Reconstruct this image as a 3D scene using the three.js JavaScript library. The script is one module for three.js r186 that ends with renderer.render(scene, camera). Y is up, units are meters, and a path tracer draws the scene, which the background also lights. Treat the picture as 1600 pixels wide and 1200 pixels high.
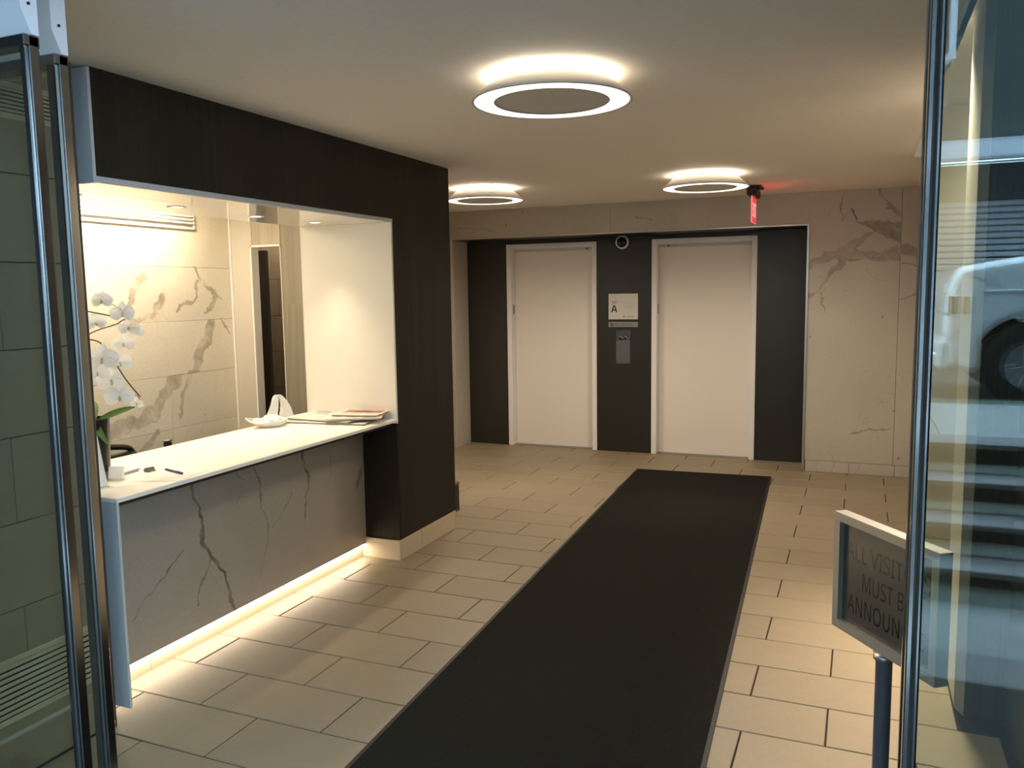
import * as THREE from 'three';
import { mergeGeometries, mergeVertices } from 'three/addons/utils/BufferGeometryUtils.js';
import { ImprovedNoise } from 'three/addons/math/ImprovedNoise.js';
import { RectAreaLightUniformsLib } from 'three/addons/lights/RectAreaLightUniformsLib.js';

// ---------------------------------------------------------------- camera, sky, exposure
const scene = new THREE.Scene();
const camera = new THREE.PerspectiveCamera(2 * Math.atan(600 / 1293.76) * 180 / Math.PI, 1600 / 1200, 0.05, 200);
camera.position.set(2.609, 1.66, 7.874);
camera.rotation.order = 'YXZ';
camera.rotation.set(-0.1107, 0.3987, -0.0146);
camera.updateMatrixWorld(true);
scene.background = new THREE.Color().setRGB(0.50, 0.75, 1.0);      // cool open daylight over the street
scene.backgroundIntensity = 14;
const renderer = new THREE.WebGLRenderer({ antialias: true });
renderer.toneMapping = THREE.LinearToneMapping;
renderer.toneMappingExposure = 1.0;
renderer.shadowMap.enabled = true;
RectAreaLightUniformsLib.init();
const WARM = new THREE.Color().setRGB(1.0, 0.865, 0.70);
const NICHE = new THREE.Color().setRGB(1.0, 0.84, 0.60);
const RING_CD = 6, FAR_RING_CD = 13.5, RING_GLOW = 2.6, UP_GLOW = 13, SPOT_CD = 2.2, WASH = 150, ENTRY_CD = 60, TOE = 20, ALCOVE_CD = 5;

// ---------------------------------------------------------------- helpers
let seed = 7;
const rnd = () => { seed = (seed * 16807) % 2147483647; return seed / 2147483647; };
const noise = new ImprovedNoise();
const N = (x, y, z = 0.5) => noise.noise(x + 71.3, y + 33.7, z + 11.1);
const fbm = (x, y, z = 0.5) => N(x, y, z) * 0.55 + N(x * 2.1, y * 2.1, z + 5) * 0.28 + N(x * 4.3, y * 4.3, z + 9) * 0.17;
const sstep = (a, b, x) => { const t = Math.min(1, Math.max(0, (x - a) / (b - a))); return t * t * (3 - 2 * t); };
const used = new Map();
const numbered = (n) => { const k = used.get(n) ?? 0; used.set(n, k + 1); return k ? `${n}_${String(k).padStart(3, '0')}` : n; };
const BASE = new WeakMap();
const V3 = (x, y, z) => new THREE.Vector3(x, y, z);

function metricUV(g) {                                               // uv in metres, by the way each face points
  const p = g.attributes.position, n = g.attributes.normal, uv = new Float32Array(p.count * 2);
  for (let i = 0; i < p.count; i++) {
    const ax = Math.abs(n.getX(i)), ay = Math.abs(n.getY(i)), az = Math.abs(n.getZ(i));
    if (ax >= ay && ax >= az) { uv[2 * i] = p.getZ(i); uv[2 * i + 1] = p.getY(i); }
    else if (ay >= az) { uv[2 * i] = p.getX(i); uv[2 * i + 1] = p.getZ(i); }
    else { uv[2 * i] = p.getX(i); uv[2 * i + 1] = p.getY(i); }
  }
  g.setAttribute('uv', new THREE.BufferAttribute(uv, 2));
  return g;
}
function fromTris(tri) {                                             // flat shaded triangles
  const g = new THREE.BufferGeometry();
  g.setAttribute('position', new THREE.BufferAttribute(new Float32Array(tri), 3));
  g.computeVertexNormals();
  return metricUV(g);
}
// box with chamfered edges, between two corners
function cb(x0, x1, y0, y1, z0, z1, b = 0.003) {
  const c = [(x0 + x1) / 2, (y0 + y1) / 2, (z0 + z1) / 2], h = [Math.abs(x1 - x0) / 2, Math.abs(y1 - y0) / 2, Math.abs(z1 - z0) / 2];
  b = Math.min(b, ...h.map((v) => v * 0.45));
  const tri = [];
  const put = (pts) => {
    const m = [0, 1, 2].map((k) => pts.reduce((s, p) => s + p[k], 0) / pts.length);
    const e1 = [0, 1, 2].map((k) => pts[1][k] - pts[0][k]), e2 = [0, 1, 2].map((k) => pts[2][k] - pts[0][k]);
    const nn = [e1[1] * e2[2] - e1[2] * e2[1], e1[2] * e2[0] - e1[0] * e2[2], e1[0] * e2[1] - e1[1] * e2[0]];
    if (nn[0] * m[0] + nn[1] * m[1] + nn[2] * m[2] < 0) pts = pts.slice().reverse();
    for (let k = 1; k + 1 < pts.length; k++) for (const p of [pts[0], pts[k], pts[k + 1]]) tri.push(p[0] + c[0], p[1] + c[1], p[2] + c[2]);
  };
  const vert = (s, a) => [0, 1, 2].map((k) => s[k] * (k === a || !b ? h[k] : h[k] - b));
  for (let a = 0; a < 3; a++) {
    const [p, q] = [(a + 1) % 3, (a + 2) % 3];
    for (const sa of [-1, 1]) {
      put([[1, 1], [1, -1], [-1, -1], [-1, 1]].map(([i, j]) => { const s = []; s[a] = sa; s[p] = i; s[q] = j; return vert(s, a); }));
      if (b) for (const sp of [-1, 1]) {
        const s1 = [], s2 = []; s1[a] = s2[a] = sa; s1[p] = s2[p] = sp; s1[q] = 1; s2[q] = -1;
        put([vert(s1, a), vert(s2, a), vert(s2, p), vert(s1, p)]);
      }
    }
  }
  if (b) for (const i of [-1, 1]) for (const j of [-1, 1]) for (const k of [-1, 1]) put([0, 1, 2].map((a) => vert([i, j, k], a)));
  return fromTris(tri);
}
const flat = (g) => (g.index ? g.toNonIndexed() : g);
// a plan or side outline drawn out along an axis: pts in (u, v)
function prism(pts, from, to, axis) {
  const sh = new THREE.Shape(pts.map(([u, v]) => new THREE.Vector2(u, v)));
  const g = flat(new THREE.ExtrudeGeometry(sh, { depth: to - from, bevelEnabled: false, curveSegments: 20 }));
  if (axis === 'y') { g.rotateX(Math.PI / 2); g.translate(0, to, 0); }             // (x, z) plan
  else if (axis === 'x') { g.rotateY(-Math.PI / 2); g.rotateX(0); g.translate(to, 0, 0); }   // (z, y) side: u becomes z
  else g.translate(0, 0, from);                                                     // (x, y) front
  g.computeVertexNormals();
  return metricUV(g);
}
function tube(points, r, seg = 24, rs = 8) {
  return flat(new THREE.TubeGeometry(new THREE.CatmullRomCurve3(points.map((p) => (p.isVector3 ? p : V3(...p)))), seg, r, rs, false));
}
const lathe = (pts, seg = 48) => flat(new THREE.LatheGeometry(pts.map(([r, y]) => new THREE.Vector2(r, y)), seg));
const cyl = (r0, r1, h, seg = 24) => flat(new THREE.CylinderGeometry(r0, r1, h, seg));
function merged(list) {
  list = (Array.isArray(list) ? list : [list]).map((g) => { g = flat(g); for (const k of Object.keys(g.attributes)) if (!['position', 'normal', 'uv'].includes(k)) g.deleteAttribute(k); if (!g.attributes.uv) metricUV(g); return g; });
  return list.length > 1 ? mergeGeometries(list) : list[0];
}
function put(parent, name, geoms, mat) {                              // a part in world coordinates under a thing
  const g = merged(geoms).clone(), b = BASE.get(parent);
  if (b) g.translate(-b[0], -b[1], -b[2]);
  const m = new THREE.Mesh(g, mat);
  m.name = numbered(name); m.castShadow = m.receiveShadow = true;
  parent.add(m);
  if (b) BASE.set(m, b);
  return m;
}
function tag(o, label, category, group, kind) {
  if (label) o.userData.label = label;
  if (category) o.userData.category = category;
  if (group) o.userData.group = group;
  if (kind) o.userData.kind = kind;
  return o;
}
function thing(name, base, label, category, group, kind) {
  const o = new THREE.Group();
  o.name = numbered(name); o.position.set(...base); scene.add(o); BASE.set(o, base);
  return tag(o, label, category, group, kind);
}
function local(name, base, turn, label, category, group) {            // parts given in the thing's own axes
  const o = thing(name, base, label, category, group);
  o.rotation.y = turn; BASE.set(o, [0, 0, 0]);
  return o;
}
const struct = (name, label) => thing(name, [0, 0, 0], label, null, null, 'structure');

// ---------------------------------------------------------------- textures
function dataTex(w, h, fn, srgb = true) {
  const d = new Uint8Array(w * h * 4);
  for (let y = 0; y < h; y++) for (let x = 0; x < w; x++) {
    const c = fn(x / w, y / h, x, y), i = 4 * (y * w + x);
    for (let k = 0; k < 3; k++) d[i + k] = Math.max(0, Math.min(255, Array.isArray(c) ? c[k] : c));
    d[i + 3] = 255;
  }
  const t = new THREE.DataTexture(d, w, h, THREE.RGBAFormat);
  t.magFilter = THREE.LinearFilter; t.minFilter = THREE.LinearMipmapLinearFilter; t.generateMipmaps = true;
  t.wrapS = t.wrapT = THREE.RepeatWrapping;
  if (srgb) t.colorSpace = THREE.SRGBColorSpace;
  t.needsUpdate = true;
  return t;
}
function fit(t, u0, v0, W, H) { const c = t.clone(); c.repeat.set(1 / W, 1 / H); c.offset.set(-u0 / W, -v0 / H); c.needsUpdate = true; return c; }
// veined stone over [u0, u0+W] x [v0, v0+H] metres; veins: {p: [[u, v], ...], w: half width, s: strength}
function marble(px, u0, v0, W, H, veins, z, base, dark, fine = 0.5) {
  const py = Math.round(px * H / W);
  const box = veins.map((v) => { const us = v.p.map((q) => q[0]), vs = v.p.map((q) => q[1]), m = v.w * 2.5 + 0.06; return [Math.min(...us) - m, Math.max(...us) + m, Math.min(...vs) - m, Math.max(...vs) + m]; });
  return dataTex(px, py, (a, b) => {
    let u = u0 + a * W, v = v0 + b * H;
    const wu = u + 0.034 * N(u * 6, v * 6, z) + 0.02 * N(u * 19, v * 19, z + 3) + 0.007 * N(u * 60, v * 60, z + 4), wv = v + 0.034 * N(u * 6 + 40, v * 6, z) + 0.02 * N(u * 19 + 50, v * 19, z) + 0.007 * N(u * 60 + 20, v * 60, z);
    let k = 0;
    for (let i = 0; i < veins.length; i++) {
      const e = box[i];
      if (veins[i].x && (u < veins[i].x[0] || u > veins[i].x[1])) continue;
      if (veins[i].y && (v < veins[i].y[0] || v > veins[i].y[1])) continue;
      if (wu < e[0] || wu > e[1] || wv < e[2] || wv > e[3]) continue;
      const q = veins[i]; let best = 9, tt = 0, inside = false; const n = q.p.length - 1;
      if (q.fill) for (let j = 0, l = n; j <= n; l = j++) { const [ax, ay] = q.p[j], [bx, by] = q.p[l]; if (ay > wv !== by > wv && wu < (bx - ax) * (wv - ay) / (by - ay) + ax) inside = !inside; }
      for (let j = 0; j < n; j++) {
        const [ax, ay] = q.p[j], [bx, by] = q.p[j + 1], dx = bx - ax, dy = by - ay;
        const t = Math.min(1, Math.max(0, ((wu - ax) * dx + (wv - ay) * dy) / (dx * dx + dy * dy))), d = Math.hypot(wu - ax - t * dx, wv - ay - t * dy);
        if (d < best) { best = d; tt = (j + t) / n; }
      }
      if (q.fill) {                                                      // a broad smoky patch with a thin dark rim
        const [ax, ay] = q.p[n], [bx, by] = q.p[0], dx = bx - ax, dy = by - ay, t = Math.min(1, Math.max(0, ((wu - ax) * dx + (wv - ay) * dy) / (dx * dx + dy * dy)));
        best = Math.min(best, Math.hypot(wu - ax - t * dx, wv - ay - t * dy));
        const body = inside ? q.s * (0.75 + 0.5 * N(wu * 6, wv * 6, z + 7) + 0.35 * N(wu * 24, wv * 24, z + 8)) * sstep(0, 0.006, best) : 0;
        k = Math.max(k, body, 0.75 * Math.exp(-((best / 0.0045) ** 2)) * sstep(-0.2, 0.4, N(wu * 6, wv * 6, z + 20)));
        continue;
      }
      const w = q.w * (0.45 + 1.1 * Math.abs(N(wu * 4.5, wv * 4.5, z + i))) * (q.taper ? 1 - 0.75 * tt : 1);
      const fill = sstep(w * 1.12, w * 0.8, best) * Math.max(0, q.w > 0.018 ? 0.55 + 0.7 * N(wu * 9, wv * 9, z + 7) + 0.3 * N(wu * 30, wv * 30, z + 8) : 0.65 + 0.5 * N(wu * 14, wv * 14, z + 7)) * q.s;
      const rim = q.w > 0.012 ? 0.8 * q.s * Math.exp(-(((best - w * 0.95) / 0.004) ** 2)) * sstep(-0.25, 0.45, N(wu * 7, wv * 7, z + 20)) : 0;
      k = Math.max(k, fill, rim);
    }
    const r = 1 - Math.abs(fbm(wu * 1.3, wv * 1.3, z + 30)) * 2, r2 = 1 - Math.abs(fbm(wu * 3.1, wv * 2.3, z + 50)) * 2;
    k = Math.max(k, fine * 0.5 * sstep(0.965, 1, r) * sstep(0.1, 0.5, N(u * 1.7, v * 1.7, z + 60)), fine * 0.35 * sstep(0.97, 1, r2) * sstep(0.1, 0.45, N(u * 2.2, v * 2.2, z + 70)));
    k = Math.max(k, fine * 0.8 * sstep(0.62, 0.75, N(u * 17, v * 17, z + 80)));
    const cl = 1 + 0.05 * fbm(u * 2, v * 2, z + 90) + 0.025 * N(u * 60, v * 60, z);
    return base.map((c, i) => (c * (1 - k) + dark[i] * k) * cl);
  });
}
const std = (o) => new THREE.MeshStandardMaterial(o);
const phy = (o) => new THREE.MeshPhysicalMaterial(o);
const hex = (r, g, b) => new THREE.Color().setRGB(r / 255, g / 255, b / 255, THREE.SRGBColorSpace);

const stoneT = dataTex(512, 512, (a, b) => { const u = a * 6.2832, v = b * 6.2832; const s = fbm(Math.cos(u) * 2.2 + Math.cos(v) * 3.1, Math.sin(u) * 2.2 + Math.sin(v) * 3.1, Math.cos(u + v)); const g = N(a * 90, b * 90, 4) * 4; return [222 + s * 6 + g, 211 + s * 6 + g, 191 + s * 7 + g]; });
const stoneB = dataTex(256, 256, (a, b) => 128 + 60 * N(a * 40, b * 40, 1) + 50 * N(a * 90, b * 90, 3), false);
const floorMats = [0, 1, 2, 3, 4, 5].map((i) => { const t = fit(stoneT, i * 0.37, i * 0.61, 1.25, 1.25); const d = [1, 0.965, 1.015, 0.945, 0.985, 0.955][i]; return phy({ map: t, color: new THREE.Color(d * 0.40, d * 0.352, d * 0.285), roughness: 0.5, bumpMap: fit(stoneB, 0, 0, 0.5, 0.5), bumpScale: 0.0004 }); });
const baseTileM = std({ map: fit(stoneT, 0.2, 0.1, 1.25, 1.25), color: new THREE.Color(0.74, 0.68, 0.58), roughness: 0.5 });
const groutM = std({ color: hex(32, 26, 19), roughness: 0.95 });
const ceilT = dataTex(256, 256, (a, b) => { const n = 3 * N(a * 60, b * 60, 6) + 2 * N(a * 120, b * 120, 2); return [236 + n, 231 + n, 222 + n]; });
const ceilM = std({ map: fit(ceilT, 0, 0, 1.5, 1.5), roughness: 0.75 });
const plasterM = std({ map: fit(ceilT, 0, 0, 1.1, 1.1), color: hex(244, 240, 232), roughness: 0.7 });
const woodT = dataTex(1024, 512, (a, b) => {
  const f = N(a * 60, b * 1.6, 1) * 0.5 + N(a * 150, b * 3, 3) * 0.35 + N(a * 320, b * 6, 8) * 0.3 + N(a * 8, b * 0.6, 5) * 0.5;
  return [38 + f * 13, 34 + f * 12, 27 + f * 10];
});
const woodM = phy({ map: fit(woodT, 0, 0, 1.6, 2.6), roughness: 0.55, specularIntensity: 0.5 });
const lightWoodT = dataTex(512, 512, (a, b) => {
  const f = N(a * 26 + 1.6 * N(a * 4, b * 1.2, 2), b * 1.1, 1) * 0.6 + N(a * 110, b * 3, 3) * 0.4;
  return [190 + f * 26, 178 + f * 26, 158 + f * 26];
});
const lightWoodM = std({ map: fit(lightWoodT, 0, 0, 0.9, 1.6), color: hex(226, 226, 226), roughness: 0.5 }), greyWoodM = std({ map: fit(lightWoodT, 0.3, 0, 0.9, 1.6), color: hex(178, 180, 180), roughness: 0.5 });
const brownWoodM = std({ map: fit(woodT, 0.3, 0, 0.8, 2.2), color: new THREE.Color(3.2, 2.7, 2.0), roughness: 0.6 });
const darkPanelM = phy({ color: hex(38, 36, 29), roughness: 0.42 });
const greyPaintM = std({ color: hex(196, 196, 196), roughness: 0.45 });
const lacquerM = phy({ color: hex(246, 242, 232), roughness: 0.3, clearcoat: 1, clearcoatRoughness: 0.02 });
const counterM = phy({ color: hex(246, 243, 234), roughness: 0.35 });
const doorWhiteM = std({ map: fit(ceilT, 0, 0, 0.7, 0.7), color: hex(250, 246, 242), roughness: 0.5 });
const frameWhiteM = std({ color: hex(232, 228, 222), roughness: 0.4 });
const aluM = std({ color: hex(196, 192, 184), metalness: 1, roughness: 0.36 });
const steelM = std({ color: hex(176, 178, 180), metalness: 1, roughness: 0.3 });
const chromeM = std({ color: hex(158, 158, 156), metalness: 1, roughness: 0.16 });
const brushedM = std({ color: hex(150, 146, 138), metalness: 1, roughness: 0.38 });
const blackM = std({ color: hex(22, 22, 22), roughness: 0.55 });
const gasketM = std({ color: hex(30, 30, 28), roughness: 0.7 });
const jambM = std({ color: hex(74, 74, 68), metalness: 0.4, roughness: 0.45 });
const coverM = std({ color: hex(244, 243, 243), roughness: 0.45 });
const glassM = phy({ color: new THREE.Color(0.87, 0.9, 0.865), transmission: 1, thickness: 0, roughness: 0, ior: 1.62 });
const acrylicM = phy({ color: new THREE.Color(0.97, 0.98, 0.97), transmission: 1, thickness: 0, roughness: 0.03, ior: 1.49 });
const paperM = std({ color: hex(244, 242, 236), roughness: 0.8 });
const glow = (c, k) => std({ color: hex(250, 248, 242), emissive: c, emissiveIntensity: k, roughness: 0.6 });

// veined stone slabs
const cream = [186, 178, 163], vein = [104, 94, 78];
const backWallV = [
  { p: [[2.172, 1.829], [2.176, 1.895], [2.238, 1.935], [2.282, 1.996], [2.377, 1.99], [2.482, 2.016], [2.573, 2.077], [2.67, 2.126], [2.697, 2.113], [2.618, 2.058], [2.543, 1.99], [2.621, 1.953], [2.761, 1.972], [2.855, 2.009], [2.906, 2.013], [2.91, 1.88], [2.731, 1.871], [2.644, 1.905], [2.469, 1.899], [2.38, 1.889], [2.245, 1.863]], w: 0.02, s: 0.36, fill: true, y: [0, 9], x: [0, 2.906] },
  { p: [[2.542, 2.23], [2.602, 2.225], [2.753, 2.223], [2.92, 2.196], [2.92, 2.02], [2.8, 2.069], [2.702, 2.113], [2.636, 2.162]], w: 0.02, s: 0.62, fill: true, x: [0, 2.906] },
  { p: [[2.407, 1.906], [2.485, 1.898], [2.459, 1.846], [2.372, 1.764], [2.318, 1.688], [2.274, 1.622], [2.184, 1.569], [2.181, 1.587], [2.262, 1.647], [2.311, 1.73], [2.37, 1.824], [2.414, 1.859]], w: 0.02, s: 0.45, fill: true },
  { p: [[2.89, 2.013], [2.971, 2.011], [3.025, 1.969], [3.12, 1.921], [3.12, 1.83], [3.051, 1.817], [3.006, 1.901], [2.89, 1.972]], w: 0.02, s: 0.42, fill: true, x: [2.906, 9] },
  { p: [[2.741, 2.52], [2.767, 2.426], [2.806, 2.367], [2.92, 2.265], [2.92, 2.237], [2.869, 2.238], [2.846, 2.279], [2.782, 2.311], [2.807, 2.338], [2.72, 2.47]], w: 0.02, s: 0.55, fill: true, x: [0, 2.906] },
  { p: [[2.915, 1.857], [2.977, 1.832], [3.05, 1.825]], w: 0.012, s: 0.7, x: [2.906, 9] },
  { p: [[2.52, 2.34], [2.54, 2.25]], w: 0.01, s: 1.22 }, { p: [[2.42, 2.5], [2.44, 2.23]], w: 0.007, s: 0.94 }, { p: [[2.91, 1.55], [3.07, 1.59]], w: 0.014, s: 0.94, taper: true },
  { p: [[2.56, 0.36], [2.74, 0.4], [2.89, 0.44]], w: 0.007, s: 0.94 }, { p: [[2.29, 1.62], [2.29, 1.49], [2.31, 1.42]], w: 0.013, s: 0.81, taper: true },
  { p: [[-1.42, 2.3], [-1.2, 2.32], [-0.9, 2.28]], w: 0.008, s: 0.41 }, { p: [[0.6, 2.36], [0.78, 2.33]], w: 0.012, s: 0.54 },
];
const backWallM = phy({ map: fit(marble(2048, -1.6, 0, 4.9, 2.52, backWallV, 3, cream, vein), -1.6, 0, 4.9, 2.52), roughness: 0.42 });
const deskV = [
  { p: [[4.95, 0.86], [4.95, 0.73], [4.93, 0.66], [4.9, 0.58], [4.91, 0.5], [4.88, 0.42], [4.8, 0.31], [4.75, 0.21], [4.72, 0.08]], w: 0.016, s: 1 },
  { p: [[4.52, 0.8], [4.5, 0.67], [4.48, 0.57], [4.44, 0.42], [4.47, 0.29], [4.51, 0.2]], w: 0.008, s: 0.8, taper: true }, { p: [[4.12, 0.85], [4.12, 0.7], [4.08, 0.6], [4.1, 0.51], [4.12, 0.4]], w: 0.013, s: 0.9, taper: true },
  { p: [[3.5, 0.74], [3.54, 0.58], [3.6, 0.47]], w: 0.014, s: 0.8 }, { p: [[5.04, 0.5], [5.13, 0.43], [5.24, 0.37], [5.36, 0.26]], w: 0.009, s: 0.8, taper: true }, { p: [[4.44, 0.42], [4.33, 0.48], [4.22, 0.58]], w: 0.005, s: 0.6 },
  { p: [[4.86, 0.4], [4.95, 0.3], [4.97, 0.2]], w: 0.007, s: 0.6 }, { p: [[3.9, 0.8], [3.86, 0.62], [3.93, 0.5]], w: 0.004, s: 0.5 }, { p: [[4.7, 0.86], [4.6, 0.72], [4.68, 0.6]], w: 0.004, s: 0.5 },
];
const deskM = phy({ map: fit(marble(1280, 3.4, 0, 2.3, 1, deskV, 14, [158, 150, 136], [82, 74, 62], 0.12), 3.4, 0, 2.3, 1), roughness: 0.4 });
const nicheV = [
  { p: [[3.74, 1.8], [3.84, 1.68], [3.88, 1.6], [3.9, 1.4]], w: 0.045, s: 0.7, y: [1.492, 3] }, { p: [[3.58, 1.66], [3.64, 1.57], [3.67, 1.5]], w: 0.04, s: 0.65, taper: true }, { p: [[3.64, 1.54], [3.74, 1.505], [3.85, 1.5]], w: 0.02, s: 0.5 },
  { p: [[3.27, 1.86], [3.23, 1.77], [3.12, 1.7], [3.02, 1.62]], w: 0.02, s: 0.8 }, { p: [[3.26, 1.77], [3.28, 1.65], [3.42, 1.59], [3.45, 1.56]], w: 0.014, s: 0.8 }, { p: [[3.08, 1.66], [3.14, 1.58], [3.18, 1.54]], w: 0.035, s: 0.7, taper: true },
  { p: [[3.08, 1.6], [3.17, 1.36], [3.25, 1.26], [3.32, 1.16], [3.4, 1.02]], w: 0.05, s: 0.75, y: [1.12, 1.492] }, { p: [[3.42, 1.28], [3.58, 1.02], [3.69, 0.9], [3.81, 0.84], [4.1, 0.8]], w: 0.075, s: 0.6, y: [0, 1.12] },
  { p: [[3.33, 1.22], [3.43, 0.98], [3.5, 0.8]], w: 0.045, s: 0.55, taper: true, y: [0, 1.12] }, { p: [[3.02, 1.49], [2.96, 1.38]], w: 0.008, s: 0.7 }, { p: [[4.08, 1.8], [4.0, 1.84]], w: 0.012, s: 0.5 }, { p: [[3.7, 0.74], [3.84, 0.66], [3.95, 0.55]], w: 0.04, s: 0.6 },
];
const nicheT = marble(1280, 2.85, 0, 2.8, 2.5, nicheV, 25, [238, 229, 210], [150, 138, 116], 0.25);
const nicheMats = [0, 1, 2].map((i) => phy({ map: fit(nicheT, 2.85, 0, 2.8, 2.5), color: new THREE.Color(1 - 0.02 * i, 1 - 0.02 * i, 1 - 0.02 * i), roughness: 0.3 }));

// ================================================================ SETTING
const H = 2.497, ZN = 5.602, ZR = 3.511, ZC = 2.761, HS = 2.086, HC = 0.894, DP = 0.655, XT = 0.249;
// floor
const inFrame = (x0, x1, z0, z1) => {
  let lo = [9, 9], hi = [-9, -9];
  for (const x of [x0, x1]) for (const z of [z0, z1]) {
    const v = V3(x, 0, z).applyMatrix4(camera.matrixWorldInverse);
    if (v.z > -0.2) continue;
    const s = 1293.76 / -v.z / 100; lo = [Math.min(lo[0], v.x * s), Math.min(lo[1], v.y * s)]; hi = [Math.max(hi[0], v.x * s), Math.max(hi[1], v.y * s)];
  }
  return hi[0] > -8.1 && lo[0] < 8.1 && hi[1] > -6.1 && lo[1] < 6.1;
};
const floor = struct('floor', 'beige rectangular stone floor tiles laid in a half bond');
put(floor, 'screed', [cb(-2.6, 4.5, -0.2, -0.004, -0.5, 6.45, 0)], groutM);
{
  const TX = 0.157, TPX = 0.2973, TZ = 3.637, TPZ = 0.2945, g = 0.003, all = [];
  for (let b = -14; b <= 9; b++) for (let j = -9; j <= 14; j++) {
    if ((((j + b) % 2) + 2) % 2 !== 1) continue;
    let x0 = TX + j * TPX + g, x1 = TX + (j + 2) * TPX - g, z0 = TZ + b * TPZ + g, z1 = TZ + (b + 1) * TPZ - g;
    z0 = Math.max(z0, -0.45); z1 = Math.min(z1, 6.4);
    const zm = (z0 + z1) / 2;
    x0 = Math.max(x0, z1 < 0.02 ? -1.37 : zm < 2.7 ? -1.45 : zm < 5.6 ? -0.285 : -0.04);
    x1 = Math.min(x1, z1 < 0.02 ? 2.15 : zm < 1.88 ? 3.13 : zm < 3.95 ? 4.35 : zm < 4.4 ? 2.99 : 3.15);
    if (x1 - x0 < 0.03 || z1 - z0 < 0.03 || !inFrame(x0, x1, z0, z1)) continue;
    all.push([x0, x1, z0, z1]);
  }
  for (const [x0, x1, z0, z1] of all) {
    const e = 0.0025, d = (rnd() - 0.5) * 0.0008, y = d, t = [];
    const q = (a, b2, c, d2) => t.push(...a, ...b2, ...c, ...a, ...c, ...d2);
    const T = [[x0 + e, y, z0 + e], [x0 + e, y, z1 - e], [x1 - e, y, z1 - e], [x1 - e, y, z0 + e]], S = [[x0, y - e, z0], [x0, y - e, z1], [x1, y - e, z1], [x1, y - e, z0]], B = S.map(([a, , c]) => [a, -0.012, c]);
    q(T[0], T[1], T[2], T[3]);
    for (let k = 0; k < 4; k++) { const n = (k + 1) % 4; q(S[k], S[n], T[n], T[k]); q(B[k], B[n], S[n], S[k]); }
    put(floor, 'tile', fromTris(t), floorMats[Math.floor(rnd() * 6)]);
  }
}
// ceilings
const ceiling = struct('ceiling', 'flat warm white plaster ceiling over the lobby');
put(ceiling, 'plaster', [cb(-1.7, 2.9, H, H + 0.12, -0.02, 6.16, 0), cb(2.9, 3.2, H, H + 0.12, -0.02, 1.75, 0)], ceilM);
put(ceiling, 'alcove_plaster', [cb(2.9, 4.5, 2.78, 2.9, 1.7, 6.2, 0)], ceilM);
put(ceiling, 'beam', [cb(2.88, 2.9, H, 2.8, 1.7, 6.16, 0)], ceilM);
put(ceiling, 'reception_ceiling', [cb(-2.6, -DP, 2.45, 2.6, 1.8, 5.7, 0)], plasterM);

// far wall with the lift recess
const wallBack = struct('wall_back', 'cream veined stone slab wall around the lift recess');
{
  const xL = -1.3725, xR = 2.161, hR = 2.213;
  put(wallBack, 'slab', cb(-1.47, xL, 0, H, -0.03, 0, 0.0015), backWallM);
  put(wallBack, 'slab', cb(xL, 0.35, hR, H, -0.03, 0, 0.0015), backWallM);
  put(wallBack, 'slab', cb(0.3515, xR, hR, H, -0.03, 0, 0.0015), backWallM);
  put(wallBack, 'slab', cb(xR, 2.905, 0.1, H, -0.03, 0, 0.0015), backWallM);
  put(wallBack, 'slab', cb(2.9075, 3.2, 0.1, H, -0.03, 0.0004, 0.0015), backWallM);
  for (const [a, b] of [[xR + 0.02, 2.55], [2.553, 2.92], [2.923, 3.15]]) put(wallBack, 'base_tile', cb(a, b, 0, 0.097, -0.02, 0.006, 0.002), backWallM);
  put(wallBack, 'core', [cb(-1.7, xL, 0, H, -0.6, -0.03, 0), cb(xR, 3.3, 0, H, -0.6, -0.03, 0), cb(xL, xR, hR, H, -0.6, -0.03, 0)], plasterM);
  put(wallBack, 'shaft_back', cb(xL, xR, -0.2, hR, -0.62, -0.58, 0), gasketM);
  put(wallBack, 'reveal_slab', cb(xL - 0.001, xL + 0.012, 0, hR, -0.345, 0, 0.0015), backWallM);
  put(wallBack, 'recess_soffit', cb(xL, xR, hR - 0.01, hR + 0.001, -0.345, -0.002, 0.001), darkPanelM);
  put(wallBack, 'recess_cheek', cb(xR - 0.012, xR + 0.001, 0, hR, -0.345, -0.002, 0.001), darkPanelM);
  const dp = (a, b, y0 = 0) => put(wallBack, 'dark_panel', cb(a, b, y0, hR - 0.01, -0.5, -0.3465, 0.002), darkPanelM);
  dp(xL + 0.012, -0.895); dp(0.104, 0.677); dp(1.6905, xR - 0.012); dp(-0.895, 0.104, 2.16); dp(0.677, 1.6905, 2.16);
}
const trim1 = struct('trim_1', 'thin pale metal edge trim framing the lift recess');
put(trim1, 'edge_strip', [cb(2.151, 2.172, 0, 2.226, -0.05, 0.012, 0.002)], aluM);
put(trim1, 'edge_strip', [cb(-1.3725, 2.172, 2.206, 2.222, -0.05, 0.012, 0.002)], aluM);
put(trim1, 'edge_strip', [cb(-1.385, -1.368, 0, 2.222, -0.05, 0.008, 0.002)], aluM);

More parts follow.
